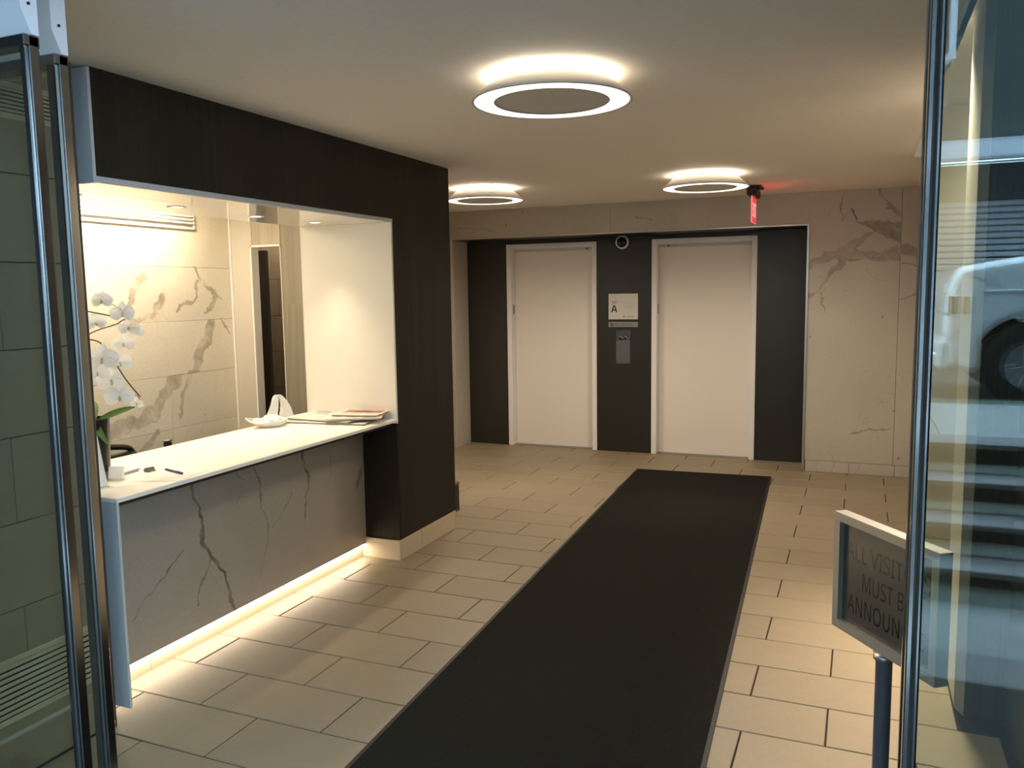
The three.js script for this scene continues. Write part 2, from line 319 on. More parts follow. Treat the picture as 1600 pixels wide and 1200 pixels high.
// lift doors
function liftDoor(name, xa, xb, keyX, label) {
  const d = struct(name, label), zf = -0.335, hF = 2.16;
  put(d, 'frame', [cb(xa, xa + 0.052, 0, hF, -0.47, zf, 0.003)], frameWhiteM);
  put(d, 'frame', [cb(xb - 0.05, xb, 0, hF, -0.47, zf, 0.003)], frameWhiteM);
  put(d, 'frame', [cb(xa + 0.052, xb - 0.05, hF - 0.05, hF, -0.47, zf, 0.003)], frameWhiteM);
  put(d, 'door_panel', cb(xa + 0.053, xb - 0.051, 0.002, 2.083, -0.475, -0.445, 0.003), doorWhiteM);
  put(d, 'track_cover', cb(xa + 0.053, xb - 0.051, 2.084, hF - 0.05, -0.475, -0.448, 0.001), greyPaintM);
  const k = cyl(0.008, 0.008, 0.006, 16); k.rotateX(Math.PI / 2); k.translate(keyX, 2.097, -0.446);
  put(d, 'key_hole', k, blackM);
  put(d, 'threshold', cb(xa + 0.053, xb - 0.051, -0.004, 0.004, -0.475, -0.36, 0.001), brushedM);
  put(d, 'floor_plate', cb(xa + 0.05, xa + 0.0545, 1.42, 1.52, -0.42, -0.38, 0.001), brushedM);
}
liftDoor('door_1', -0.895, 0.104, -0.03, 'white lift door nearer the reception desk, left of the call plate');
liftDoor('door_2', 0.677, 1.6905, 0.82, 'white lift door on the right of the call plate');

// reception block: dark wood wall with the white lined opening
const wallLeft = struct('wall_left', 'dark wood veneer wall block holding the reception opening');
put(wallLeft, 'wood_face', prism([[ZC, 0.13], [ZR - 0.016, 0.13], [ZR - 0.016, HS + 0.022], [ZN, HS + 0.022], [ZN, H], [ZC, H]], -0.04, 0, 'x'), woodM);
put(wallLeft, 'return_panel', cb(-XT - 0.04, -0.002, 0.13, HC - 0.04, ZR - 0.06, ZR, 0.002), woodM);
put(wallLeft, 'far_panel', cb(-1.2, 0, 0.13, H, ZC - 0.02, ZC, 0.002), woodM);
put(wallLeft, 'core', [cb(-DP, -0.04, 0, H, ZC, ZR - 0.06, 0), cb(-DP, -0.04, HS + 0.02, H, ZR - 0.06, ZN - 0.01, 0)], plasterM);
const trim2 = struct('trim_2', 'white lacquer lining and grey edge strip of the reception opening');
put(trim2, 'soffit', cb(-DP, -0.002, HS, HS + 0.018, ZR - 0.014, ZN - 0.012, 0.001), lacquerM);
put(trim2, 'far_reveal', cb(-DP, -0.001, HC - 0.03, HS, ZR - 0.016, ZR, 0.001), lacquerM);
put(trim2, 'edge_strip', cb(-0.02, 0.002, HS - 0.001, HS + 0.021, ZR - 0.014, ZN, 0.002), greyPaintM);
put(trim2, 'header_end_plate', cb(-0.082, 0.001, HS - 0.004, H - 0.002, ZN - 0.01, ZN + 0.004, 0.001), greyPaintM);
const baseL = struct('baseboard_left', 'beige stone base tiles along the foot of the dark wood wall');
for (const [a, b] of [[ZR - 0.0, 3.245], [3.242, ZC]]) put(baseL, 'base_tile', cb(-0.03, 0.004, 0, 0.128, b, a, 0.002), baseTileM);
put(baseL, 'base_tile', cb(-XT - 0.036, 0.004, 0, 0.128, ZR + 0.001, ZR + 0.012, 0.002), baseTileM);
put(baseL, 'base_tile', cb(-1.2, 0.004, 0, 0.128, ZC - 0.012, ZC - 0.001, 0.002), baseTileM);

// reception room behind the counter
const wallRec = struct('wall_reception', 'veined stone tile wall and pale panels inside the reception room');
{
  const rows = [0, 0.378, 0.75, 1.12, 1.492, 1.864, 2.236, 2.45], cuts = [2.9, 3.56, 4.3, 5.04, 5.6];
  for (let r = 0; r + 1 < rows.length; r++) for (let c = 0; c + 1 < cuts.length; c++)
    put(wallRec, 'stone_tile', cb(-1.79, -1.76 + 0.0006 * rnd(), rows[r] + 0.001, rows[r + 1] - 0.001, cuts[c] + 0.001, cuts[c + 1] - 0.001, 0.0012), nicheMats[(r + c) % 3]);
  put(wallRec, 'core', [cb(-1.9, -1.79, 0, 2.45, 2.8, 5.7, 0)], groutM);
  put(struct('wall_reception_near', 'plain end wall of the reception room by the entrance'), 'plaster', cb(-1.9, -0.1, 0, 2.5, 5.61, 5.64, 0), plasterM);
  put(wallRec, 'corner_bead', cb(-1.762, -1.75, 0, 2.45, 2.898, 2.912, 0.002), frameWhiteM);
  const paleM = std({ color: hex(196, 188, 174), roughness: 0.6 });
  const far = struct('wall_reception_far', 'pale panel, wood panel and wood header around the narrow doorway');
  put(far, 'pale_panel', cb(-1.76, -1.56, 0, 2.45, 2.84, 2.9, 0.002), paleM);
  put(far, 'wood_header', cb(-1.558, -1.3, 2.03, 2.45, 2.84, 2.9, 0.002), lightWoodM);
  put(far, 'wood_panel', cb(-1.298, -0.64, 0, 2.45, 2.84, 2.9, 0.002), greyWoodM);
  put(wallLeft, 'inner_panel', cb(-DP - 0.01, -DP, 0, 2.45, 2.9, ZR, 0.002), lacquerM);
  put(struct('floor_reception', 'dark floor inside the reception room'), 'screed', cb(-2.5, -0.285, -0.1, -0.001, 2.0, 5.6, 0), groutM);
}
const door3 = struct('door_3', 'narrow doorway in the reception room opening on a tiled passage');
put(door3, 'frame', [cb(-1.572, -1.558, 0, 2.03, 2.83, 2.912, 0.002), cb(-1.572, -1.298, 2.014, 2.03, 2.83, 2.912, 0.002), cb(-1.302, -1.296, 0, 2.02, 2.83, 2.908, 0.002)], frameWhiteM);
put(door3, 'door_leaf', cb(-2.35, -1.93, 0, 2.03, 2.26, 2.3, 0.003), darkPanelM);
const wallPass = struct('wall_passage', 'beige stone tile wall seen through the narrow doorway');
for (let r = 0; r < 8; r++) for (const [a, b] of r % 2 ? [[-2.48, -2.13], [-2.127, -1.6]] : [[-2.48, -2.2], [-2.197, -1.6]]) put(wallPass, 'stone_tile', cb(a, b, r * 0.32 - 0.12 + 0.0015, (r + 1) * 0.32 - 0.12 - 0.0015, 1.87, 1.9, 0.002), floorMats[(r * 2 + (a < -2.3 ? 0 : 3)) % 6]);
put(wallPass, 'core', [cb(-2.6, -1.2, 0, 2.5, 1.8, 1.87, 0), cb(-2.6, -2.5, 0, 2.5, 1.8, 2.9, 0), cb(-1.25, -1.2, 0, 2.5, 1.8, 2.84, 0), cb(-2.6, -1.76, 0, 2.5, 2.84, 2.9, 0)], plasterM);
{
  const t = thing('passage_light', [-1.9, 2.42, 2.12], 'small white downlight in the tiled passage, out of sight', 'downlight');
  put(t, 'bezel', lathe([[0.03, 0.0], [0.031, -0.004], [0.045, -0.003], [0.047, 0]], 24).translate(-1.9, 2.42, 2.12), frameWhiteM);
  put(t, 'lens', lathe([[0, -0.001], [0.03, -0.001]], 24).translate(-1.9, 2.42, 2.12), glow(WARM, 4));
  const l = new THREE.PointLight(WARM, 0.9, 0, 2); l.position.set(-1.9, 2.39, 2.12); l.castShadow = true; l.shadow.radius = 2; scene.add(l);
}
const wallSide = struct('wall_left_far', 'plain wall of the lobby bay behind the wood block');
put(wallSide, 'plaster', [cb(-1.56, -1.46, 0, H, -0.02, 1.8, 0), cb(-1.56, -1.2, 0, H, 1.78, 1.8, 0)], plasterM);
const trim3 = struct('trim_3', 'white slotted air grille along the top of the reception wall');
put(trim3, 'frame', [cb(-1.765, -1.748, 2.128, 2.136, 3.26, 5.2, 0.001), cb(-1.765, -1.748, 2.3, 2.308, 3.26, 5.2, 0.001), cb(-1.765, -1.748, 2.128, 2.308, 3.26, 3.27, 0.001)], frameWhiteM);
for (let k = 0; k < 5; k++) put(trim3, 'slat', cb(-1.762, -1.742, 2.165 + k * 0.024, 2.177 + k * 0.024, 3.272, 5.2, 0.002), frameWhiteM);
put(trim3, 'backing', cb(-1.762, -1.757, 2.134, 2.302, 3.268, 5.2, 0), greyPaintM);

// lobby right: bay with a higher ceiling, then the wall block by the doors
const wallRight = struct('wall_right', 'pale plaster wall and bay on the right side of the lobby');
put(wallRight, 'plaster', [cb(3.14, 3.26, 0, 2.8, -0.02, 1.76, 0)], plasterM);
put(wallRight, 'bay_wall', [cb(3.03, 4.5, 0, 2.8, 1.76, 1.88, 0.002)], plasterM);
put(wallRight, 'bay_side', [cb(4.4, 4.5, 0, 2.8, 1.88, 4.4, 0)], plasterM);
put(wallRight, 'end_block', prism([[2.995, 3.93], [2.995, 4.332], [3.021, 4.396], [4.5, 4.396], [4.5, 3.93]], 0.0, 2.8, 'y'), plasterM);
put(wallRight, 'corner_plate', prism([[2.9935, 4.325], [2.9935, 4.333], [3.0205, 4.4], [3.024, 4.397], [3.0, 4.33]], 0.004, 2.779, 'y'), std({ color: hex(122, 126, 126), roughness: 0.5 }));
put(wallRight, 'wood_end', cb(3.022, 3.155, 0.002, 2.779, 4.396, 4.404, 0.001), brownWoodM);
put(wallRight, 'dark_side', cb(3.155, 3.3, 0, 2.8, 4.396, 6.42, 0.002), gasketM);

// entrance: tiled side wall and the door post
const wallEnt = struct('wall_entrance', 'beige stone tile wall with air grilles beside the sliding doors');
{
  const rows = [0, 0.298, 0.595, 0.893, 1.19, 1.488, 1.785, 2.083, 2.38, 2.56];
  const inGrille = (y0, y1) => (y0 >= 0.19 && y1 <= 0.45) || (y0 >= 2.25 && y1 <= 2.4);
  for (let r = 0; r + 1 < rows.length; r++) {
    const cuts = r % 2 ? [5.69, 5.97, 6.56] : [5.69, 6.27, 6.56];
    for (let c = 0; c + 1 < cuts.length; c++) put(wallEnt, 'stone_tile', cb(-0.08, -0.05, rows[r] + 0.0015, rows[r + 1] - 0.0015, cuts[c] + 0.0015, cuts[c + 1] - 0.0015, 0.0018), floorMats[(r * 3 + c * 2) % 6]);
  }
  put(wallEnt, 'core', [cb(-0.3, -0.08, 0, 2.6, 5.64, 6.6, 0)], groutM);
  for (const [y0, y1, n] of [[0.207, 0.433, 9], [2.262, 2.384, 6]]) {
    const gr = put(wallEnt, 'grille', [cb(-0.052, -0.044, y0, y0 + 0.02, 5.69, 6.5, 0.002), cb(-0.052, -0.044, y1 - 0.02, y1, 5.69, 6.5, 0.002)], baseTileM);
    const st = (y1 - y0 - 0.04) / n;
    for (let k = 0; k < n; k++) put(gr, 'slat', cb(-0.051, -0.045, y0 + 0.02 + (k + 0.28) * st, y0 + 0.02 + (k + 0.9) * st, 5.692, 6.49, 0.001), baseTileM);
    put(gr, 'backing', cb(-0.051, -0.0485, y0 + 0.02, y1 - 0.02, 5.692, 6.49, 0), gasketM);
  }
}
const trim4 = struct('trim_4', 'dark metal door post between the tiled wall and the wood block');
put(trim4, 'post', cb(-0.085, -0.014, 0, H, 5.655, 5.688, 0.003), jambM);
put(trim4, 'foot', cb(-0.07, -0.01, 0, 0.03, 5.664, 5.692, 0.003), brushedM);

// sliding glass doors, two leaves each side
function leaf(name, x0, x1, z, edge, label, two) {
  const d = struct(name, label), s = edge === 'right' ? 1 : -1, e = edge === 'right' ? x1 : x0;
  const E = (a, b) => [Math.min(e - s * a, e - s * b), Math.max(e - s * a, e - s * b)];
  put(d, 'glass_pane', cb(edge === 'right' ? x0 : x0 + 0.02, edge === 'right' ? x1 - 0.02 : x1, 0.09, 2.29, z - 0.005, z + 0.005, 0), glassM);
  const w = x0 > 1 ? 0.022 : two ? 0.046 : 0.03;
  put(d, 'stile', cb(...E(0.008, w), 0.02, 2.31, z - 0.02, z + 0.022, 0.004), two ? brushedM : chromeM);
  put(d, 'edge_bead', cb(...E(0.0, 0.01), 0.02, 2.31, z - 0.012, z + 0.016, 0.004), chromeM);
  put(d, 'gasket', cb(...E(0.011, 0.016), 0.02, 2.281, z - 0.021, z + 0.0235, 0.001), gasketM);
  put(d, 'bottom_rail', cb(x0, x1, 0.012, 0.09, z - 0.018, z + 0.018, 0.003), chromeM);
  put(d, 'top_rail', cb(x0, x1, 2.283, 2.312, z - 0.016, z + 0.03, 0.003), chromeM);
  const c = put(d, 'top_cover', prism([[z - 0.012, 2.313], [z + 0.008, 2.313], [z + 0.034, 2.372], [z + 0.034, 2.475], [z - 0.012, 2.475]], x0, x1 + 0.002, 'x'), coverM);
  const sc = cyl(0.004, 0.004, 0.004, 10); sc.rotateZ(Math.PI / 2); sc.translate(e + s * 0.002 + (s > 0 ? 0.001 : 0), 2.385, z + 0.012);
  put(c, 'screw', sc, blackM);
}
leaf('door_4', -0.04, 0.606, 6.2, 'right', 'inner glass sliding door leaf on the desk side, chrome edged', true);
leaf('door_5', -0.04, 0.69, 6.352, 'right', 'outer glass sliding door leaf on the desk side, chrome edged', false);
leaf('door_6', 2.700, 3.15, 6.2, 'left', 'inner glass sliding door leaf beside the visitor notice, chrome edged', false);
leaf('door_7', 2.697, 3.15, 6.352, 'left', 'outer glass sliding door leaf beside the visitor notice, chrome edged', false);

// ================================================================ LIGHTS
function spot(at, to, cd, color, angle, pen, soft) {
  const l = new THREE.SpotLight(color, cd, 0, angle, pen, 2);
  l.position.set(...at); l.target.position.set(...to); l.castShadow = true; l.shadow.radius = soft; l.shadow.mapSize.set(1024, 1024);
  scene.add(l); scene.add(l.target);
  return l;
}
function area(at, to, w, h, k, color) {
  const l = new THREE.RectAreaLight(color, k, w, h); l.position.set(...at); l.lookAt(...to); scene.add(l); return l;
}
const ringGlow = glow(WARM, RING_GLOW), upGlow = glow(WARM, UP_GLOW), shellM = std({ color: hex(206, 202, 196), roughness: 0.5 });
const ringBody = lathe([[0.232, -0.034], [0.24, -0.032], [0.3, -0.082], [0.315, -0.098], [0.3145, -0.1005], [0.308, -0.101], [0.302, -0.097]], 72);
const ringFace = lathe([[0.225, -0.0985], [0.306, -0.0985]], 72);
const ringDisc = lathe([[0, -0.094], [0.222, -0.094], [0.226, -0.1], [0.23, -0.097], [0.23, -0.036], [0.0, -0.036]], 72);
const ringUp = lathe([[0.155, -0.0345], [0.228, -0.0345], [0.228, -0.031], [0.155, -0.031], [0.155, -0.0345]], 72);
const ringStem = lathe([[0.0, -0.036], [0.09, -0.036], [0.09, 0], [0, 0]], 40);
function ringLight(x, z, y, label, cd = RING_CD, angle = 1.45, pen = 0.7) {
  const t = local('ceiling_light', [x, y, z], 0, label, 'ceiling light');
  for (const [n, g, m] of [['housing', ringBody, shellM], ['diffuser_ring', ringFace, ringGlow], ['centre_disc', ringDisc, shellM], ['uplight_ring', ringUp, upGlow], ['mount', ringStem, shellM]]) put(t, n, g, m);
  spot([x, y - 0.115, z], [x, 0, z], cd, WARM, angle, pen, 13);
  return t;
}
ringLight(1.466, 4.718, H, 'large round white ring light nearest the entrance, above the dark runner');
ringLight(-0.23, 1.641, H, 'round white ring light in front of the lift nearer the desk', FAR_RING_CD, 1.5, 0.5);
ringLight(1.529, 1.598, H, 'round white ring light just left of the red exit sign', FAR_RING_CD, 1.5, 0.5);
ringLight(3.6, 2.26, 2.78, 'round white ring light in the bay at the right, mostly out of sight', ALCOVE_CD, 1.5, 0.5);
// accent light in the raised bay ceiling on the right of the entrance
{
  const t = thing('accent_downlight', [2.955, 2.78, 3.75], 'white recessed accent light in the bay ceiling right of the entrance, out of sight', 'downlight');
  put(t, 'bezel', lathe([[0.04, 0.0], [0.042, -0.005], [0.056, -0.004], [0.058, 0]], 28).translate(2.955, 2.78, 3.75), frameWhiteM);
  put(t, 'lens', lathe([[0, -0.001], [0.04, -0.001]], 28).translate(2.955, 2.78, 3.75), glow(WARM, 12));
  spot([2.955, 2.768, 3.75], [2.6, 0, 4.55], ENTRY_CD, WARM, 0.7, 1, 3);
}
// downlights in the soffit of the opening
const dlGlow = glow(new THREE.Color().setRGB(1, 0.9, 0.75), 12);
const dlLabels = ['small downlight in the reception soffit, second from the white end reveal', 'small downlight in the reception soffit nearest the white end reveal', 'small downlight in the reception soffit, leftmost of the three in view, above the blue pen', 'small downlight in the reception soffit right above the orchid pot, hidden by the glass doors'];
[[-0.42, 4.215], [-0.385, 3.735], [-0.41, 4.79], [-0.41, 5.37]].forEach(([x, z], i) => {
  const t = local('downlight', [x, HS, z], 0, dlLabels[i], 'downlight', 'downlights in the reception soffit');
  put(t, 'bezel', lathe([[0.03, 0.0], [0.031, -0.0035], [0.043, -0.0025], [0.045, 0]], 32), frameWhiteM);
  put(t, 'lens', lathe([[0, -0.001], [0.03, -0.001]], 32), dlGlow);
  spot([x, HS - 0.012, z], [x, 0, z], SPOT_CD, NICHE, 0.62, 0.8, 2);
});
// wall washer in the reception ceiling
{
  const t = thing('wall_washer_light', [-1.58, 2.45, 4.05], 'long white wall washer light on the reception ceiling, out of sight', 'light');
  put(t, 'housing', cb(-1.63, -1.53, 2.405, 2.45, 3.55, 4.75, 0.004), shellM);
  put(t, 'lens', cb(-1.625, -1.535, 2.4, 2.4045, 3.56, 4.74, 0.0005), glow(NICHE, WASH * 0.1));
  area([-1.58, 2.396, 4.15], [-1.70, 1.9, 4.15], 1.18, 0.09, WASH, NICHE);
}

// ================================================================ RECEPTION DESK
{
  const d = thing('reception_desk', [-0.3, 0, 4.55], 'built-in reception desk with pale stone counter and veined marble front', 'reception desk');
  put(d, 'countertop', cb(-DP - 0.02, 0.004, HC - 0.018, HC, ZR + 0.001, ZN + 0.002, 0.002), counterM);
  put(d, 'apron', cb(-XT - 0.02, -0.03, HC - 0.04, HC - 0.019, ZR + 0.001, ZN - 0.002, 0.001), darkPanelM);
  put(d, 'marble_front', cb(-XT - 0.02, -XT, 0.085, HC - 0.041, ZR + 0.0005, ZN - 0.012, 0.0015), deskM);
  put(d, 'carcass', cb(-0.62, -XT - 0.021, 0.09, HC - 0.02, ZR + 0.02, ZN - 0.03, 0), darkPanelM);
  put(d, 'end_plate', cb(-0.112, 0, 0.048, HC - 0.019, ZN - 0.011, ZN + 0.001, 0.001), greyPaintM);
  const cuts = [ZR + 0.013, 4.1, 4.66, 5.24, ZN - 0.02];
  for (let k = 0; k + 1 < cuts.length; k++) put(d, 'kick_tile', cb(-XT - 0.034, -XT - 0.022, 0, 0.084, cuts[k] + 0.001, cuts[k + 1] - 0.001, 0.001), baseTileM);
}
{
  const t = thing('led_strip_light', [-0.25, 0.085, 4.55], 'warm glowing light strip under the front of the reception desk', 'light strip');
  put(t, 'tape', cb(-XT - 0.019, -XT - 0.003, 0.079, 0.0845, ZR + 0.02, ZN - 0.03, 0.001), glow(WARM, TOE));
  area([-XT - 0.008, 0.077, (ZR + ZN) / 2], [-XT + 0.02, 0, (ZR + ZN) / 2], 2.03, 0.016, TOE * 1.5, WARM);
}

// ================================================================ THINGS IN THE LOBBY
// runner
{
  const rugT = dataTex(512, 512, (a, b) => { const n = 15 * N(a * 130, b * 130, 1) + 12 * N(a * 250, b * 250, 4) + 5 * fbm(a * 6, b * 6, 2) + (rnd() - 0.5) * 26; return [30 + n * 0.75, 29.5 + n * 0.75, 25 + n * 0.75]; });
  const rugB = dataTex(512, 512, (a, b) => 128 + 60 * N(a * 130, b * 130, 1) + (rnd() - 0.5) * 130, false);
  const rugM = phy({ map: fit(rugT, 0, 0, 0.5, 0.5), bumpMap: fit(rugB, 0, 0, 0.5, 0.5), bumpScale: 0.003, roughness: 1, specularIntensity: 0.25 });
  const t = thing('runner_mat', [1.4, 0, 3.2], 'long charcoal carpet runner leading from the entrance to the lifts', 'floor mat');
  const dir = V3(0.245, 0, 4.95).normalize(), L = 5.9, W = 1.2, g1 = cb(0.018, W - 0.018, 0.002, 0.0075, 0.018, L - 0.018, 0.002), g2 = [cb(0, 0.02, 0.001, 0.0055, 0, L, 0.002), cb(W - 0.02, W, 0.001, 0.0055, 0, L, 0.002), cb(0.02, W - 0.02, 0.001, 0.0055, 0, 0.02, 0.002), cb(0.02, W - 0.02, 0.001, 0.0055, L - 0.02, L, 0.002)];
  const m = new THREE.Matrix4().makeRotationY(Math.atan2(dir.x, dir.z)).setPosition(0.725, 0, 0.43);
  put(t, 'pile', g1.applyMatrix4(m), rugM);
  put(t, 'rubber_border', g2.map((g) => g.applyMatrix4(m)), blackM);
}
// exit sign
{
  const t = thing('exit_sign', [1.76, H, 0.62], 'red edge-lit exit sign hanging from a black ceiling mount', 'exit sign');
  put(t, 'mount', [cb(1.70, 1.83, H - 0.014, H, 0.5, 0.76, 0.004)], blackM);
  put(t, 'canopy', [cb(1.722, 1.798, H - 0.085, H - 0.013, 0.47, 0.79, 0.012)], blackM);
  const cv = document.createElement('canvas'); cv.width = 512; cv.height = 256;
  const c = cv.getContext('2d'); c.fillStyle = '#e04050'; c.fillRect(0, 0, 512, 256); c.fillStyle = '#ffd8d8'; c.font = 'bold 190px sans-serif'; c.textAlign = 'center'; c.textBaseline = 'middle'; c.fillText('EXIT', 256, 132);
  const tx = new THREE.CanvasTexture(cv); tx.colorSpace = THREE.SRGBColorSpace;
  const faceM = std({ map: tx, emissive: hex(255, 255, 255), emissiveMap: tx, emissiveIntensity: 0.75, roughness: 0.25 });
  put(t, 'edge_lit_panel', cb(1.7575, 1.7665, 2.2, H - 0.08, 0.485, 0.775, 0.001), std({ color: hex(240, 120, 125), emissive: hex(255, 120, 120), emissiveIntensity: 0.8, roughness: 0.2 }));
  for (const s of [-1, 1]) {
    const p = new THREE.PlaneGeometry(0.285, 0.21); p.rotateY(s * Math.PI / 2); p.translate(1.762 + s * 0.0052, 2.307, 0.63);
    put(t, 'legend', p, faceM);
  }
  area([1.775, 2.34, 0.63], [2.3, 2.5, 0.63], 0.28, 0.14, 4.5, hex(255, 40, 50));
}
// camera dome over the call plate
{
  const t = thing('security_camera', [0.378, 2.145, -0.345], 'small black dome security camera with white ring between the lifts', 'camera');
  const rim = lathe([[0.045, 0.0], [0.066, 0.0], [0.069, 0.012], [0.066, 0.03], [0.056, 0.037], [0.05, 0.03]], 36); rim.rotateX(Math.PI / 2); rim.translate(0.378, 2.14, -0.345);
  put(t, 'rim', rim, frameWhiteM);
  const dome = flat(new THREE.SphereGeometry(0.052, 28, 14, 0, Math.PI * 2, 0, Math.PI / 2)); dome.rotateX(Math.PI / 2); dome.translate(0.378, 2.14, -0.318);
  put(t, 'dome', dome, phy({ color: hex(14, 14, 15), roughness: 0.08 }));
}
function sign(w, h, draw, rough = 0.5, metal = 0) {
  const cv = document.createElement('canvas'); cv.width = w; cv.height = h;
  draw(cv.getContext('2d'), w, h);
  const tx = new THREE.CanvasTexture(cv); tx.colorSpace = THREE.SRGBColorSpace; tx.anisotropy = 8;
  return std({ map: tx, roughness: rough, metalness: metal });
}
const faceXY = (x0, x1, y0, y1, z) => { const p = new THREE.PlaneGeometry(x1 - x0, y1 - y0); p.translate((x0 + x1) / 2, (y0 + y1) / 2, z); return p; };
{
  const z = -0.3465, t = thing('wall_sign', [0.385, 1.366, z], 'square pale sign with a large black letter A between the lifts', 'sign');
  put(t, 'plate', cb(0.231, 0.538, 1.366, 1.627, z, z + 0.006, 0.001), aluM);
  put(t, 'print', faceXY(0.233, 0.536, 1.368, 1.625, z + 0.0065), sign(606, 514, (c, w, h) => {
    c.fillStyle = '#cfcbc0'; c.fillRect(0, 0, w, h); c.fillStyle = '#171412'; c.textAlign = 'center'; c.textBaseline = 'alphabetic';
    c.font = 'bold 28px sans-serif'; c.fillText('ELEVATOR', 116, 168); c.fillText('BANK', 116, 198); c.font = 'bold 200px sans-serif'; c.fillText('A', 116, 372);
    c.strokeStyle = '#8a867c'; c.lineWidth = 4; c.strokeRect(318, 178, 84, 84); c.strokeRect(402, 178, 60, 60); c.strokeRect(462, 178, 90, 84); c.beginPath(); c.moveTo(402, 262); c.lineTo(430, 300); c.lineTo(462, 262); c.moveTo(360, 178); c.lineTo(360, 262); c.moveTo(506, 178); c.lineTo(506, 262); c.stroke();
    c.fillStyle = '#171412'; c.beginPath(); c.arc(322, 458, 14, 0, 7); c.fill(); c.font = 'bold 25px sans-serif'; c.textAlign = 'left'; c.fillText('YOU ARE HERE', 364, 467);
  }));
  const t2 = thing('wall_sign', [0.385, 1.289, z], 'narrow grey no smoking sign just above the lift call plate', 'sign');
  put(t2, 'plate', cb(0.231, 0.538, 1.289, 1.341, z, z + 0.006, 0.001), aluM);
  put(t2, 'print', faceXY(0.232, 0.537, 1.29, 1.34, z + 0.0065), sign(610, 100, (c, w, h) => {
    c.fillStyle = '#8b897f'; c.fillRect(0, 0, w, h); c.strokeStyle = c.fillStyle = '#1e1c19'; c.lineWidth = 9; c.beginPath(); c.arc(68, 50, 32, 0, 7); c.stroke(); c.beginPath(); c.moveTo(46, 28); c.lineTo(90, 72); c.stroke(); c.fillRect(50, 46, 38, 9);
    c.font = '62px sans-serif'; c.textBaseline = 'middle'; c.textAlign = 'left'; c.fillText('NO SMOKING', 134, 53, 450);
  }));
  const t3 = thing('lift_call_plate', [0.385, 0.917, z], 'brushed steel lift call plate with two round black buttons', 'call plate');
  put(t3, 'plate', cb(0.311, 0.455, 0.915, 1.256, z, z + 0.007, 0.002), steelM);
  put(t3, 'upper_plate', cb(0.314, 0.452, 1.153, 1.253, z + 0.007, z + 0.0095, 0.001), std({ color: hex(200, 206, 212), metalness: 1, roughness: 0.22 }));
  for (const x of [0.357, 0.409]) {
    const k = cyl(0.019, 0.019, 0.012, 24); k.rotateX(Math.PI / 2); k.translate(x, 1.172, z + 0.011); const bt = put(t3, 'button', k, blackM);
    const r = flat(new THREE.TorusGeometry(0.02, 0.0025, 8, 28)); r.translate(x, 1.172, z + 0.0105); put(bt, 'collar', r, steelM);
  }
  const lamp = cyl(0.009, 0.009, 0.004, 16); lamp.rotateX(Math.PI / 2); lamp.translate(0.383, 1.226, z + 0.0105);
  put(t3, 'key_switch', lamp, std({ color: hex(70, 100, 150), roughness: 0.3 }));
}
// notice on a pole
{
  const A = V3(2.57, 0, 5.2), Bp = V3(2.83, 0, 5.55), W = A.distanceTo(Bp), turn = Math.atan2(-(Bp.z - A.z), Bp.x - A.x);
  const mid = A.clone().add(Bp).multiplyScalar(0.5);
  const t = local('notice_stand', [mid.x, 0, mid.z], turn, 'metal pole stand with a tilted framed notice, All visitors must be announced', 'sign stand');
  const y0 = 0.62, y1 = 0.98, hw = W / 2, fr = 0.026;
  const fm = std({ color: hex(196, 190, 178), metalness: 0.55, roughness: 0.42 });
  const mitre = (pts, from, to) => prism(pts, from, to, 'z');
  put(t, 'frame_member', mitre([[-hw, y1], [hw, y1], [hw - fr, y1 - fr], [-hw + fr, y1 - fr]], -0.02, 0.02), fm);
  put(t, 'frame_member', mitre([[-hw, y0], [-hw + fr, y0 + fr], [hw - fr, y0 + fr], [hw, y0]], -0.02, 0.02), fm);
  put(t, 'frame_member', mitre([[-hw, y0], [-hw, y1], [-hw + fr, y1 - fr], [-hw + fr, y0 + fr]], -0.02, 0.02), fm);
  put(t, 'frame_member', mitre([[hw, y0], [hw - fr, y0 + fr], [hw - fr, y1 - fr], [hw, y1]], -0.02, 0.02), fm);
  const iw = hw - fr + 0.002;
  put(t, 'backing', cb(-iw, iw, y0 + fr - 0.002, y1 - fr + 0.002, -0.008, 0.002, 0), gasketM);
  const pr = sign(1024, 864, (c, w, h) => {
    c.fillStyle = '#57534a'; c.fillRect(0, 0, w, h); c.fillStyle = '#080705'; c.font = '205px sans-serif'; c.textAlign = 'center'; c.textBaseline = 'middle';
    c.fillText('ALL VISITORS', w / 2, 228, 930); c.fillText('MUST BE', w / 2, 455, 560); c.fillText('ANNOUNCED', w / 2, 680, 880);
  }, 0.22);
  put(t, 'notice_panel', (() => { const p = new THREE.PlaneGeometry(2 * iw, y1 - y0 - 2 * fr + 0.004); p.translate(0, (y0 + y1) / 2, 0.0035); return p; })(), pr);
  const pole = cyl(0.0225, 0.0225, y0 - 0.03, 32); pole.translate(0, (y0 - 0.03) / 2 + 0.015, 0);
  put(t, 'pole', pole, std({ color: hex(112, 113, 122), metalness: 0.4, roughness: 0.36 }));
  put(t, 'pole_collar', lathe([[0.0225, y0 - 0.022], [0.029, y0 - 0.02], [0.03, y0 - 0.001], [0, y0 - 0.001]], 32), aluM);
  put(t, 'foot', lathe([[0, 0.0015], [0.15, 0.0015], [0.152, 0.006], [0.14, 0.012], [0.03, 0.02], [0.024, 0.04]], 48), brushedM);
}
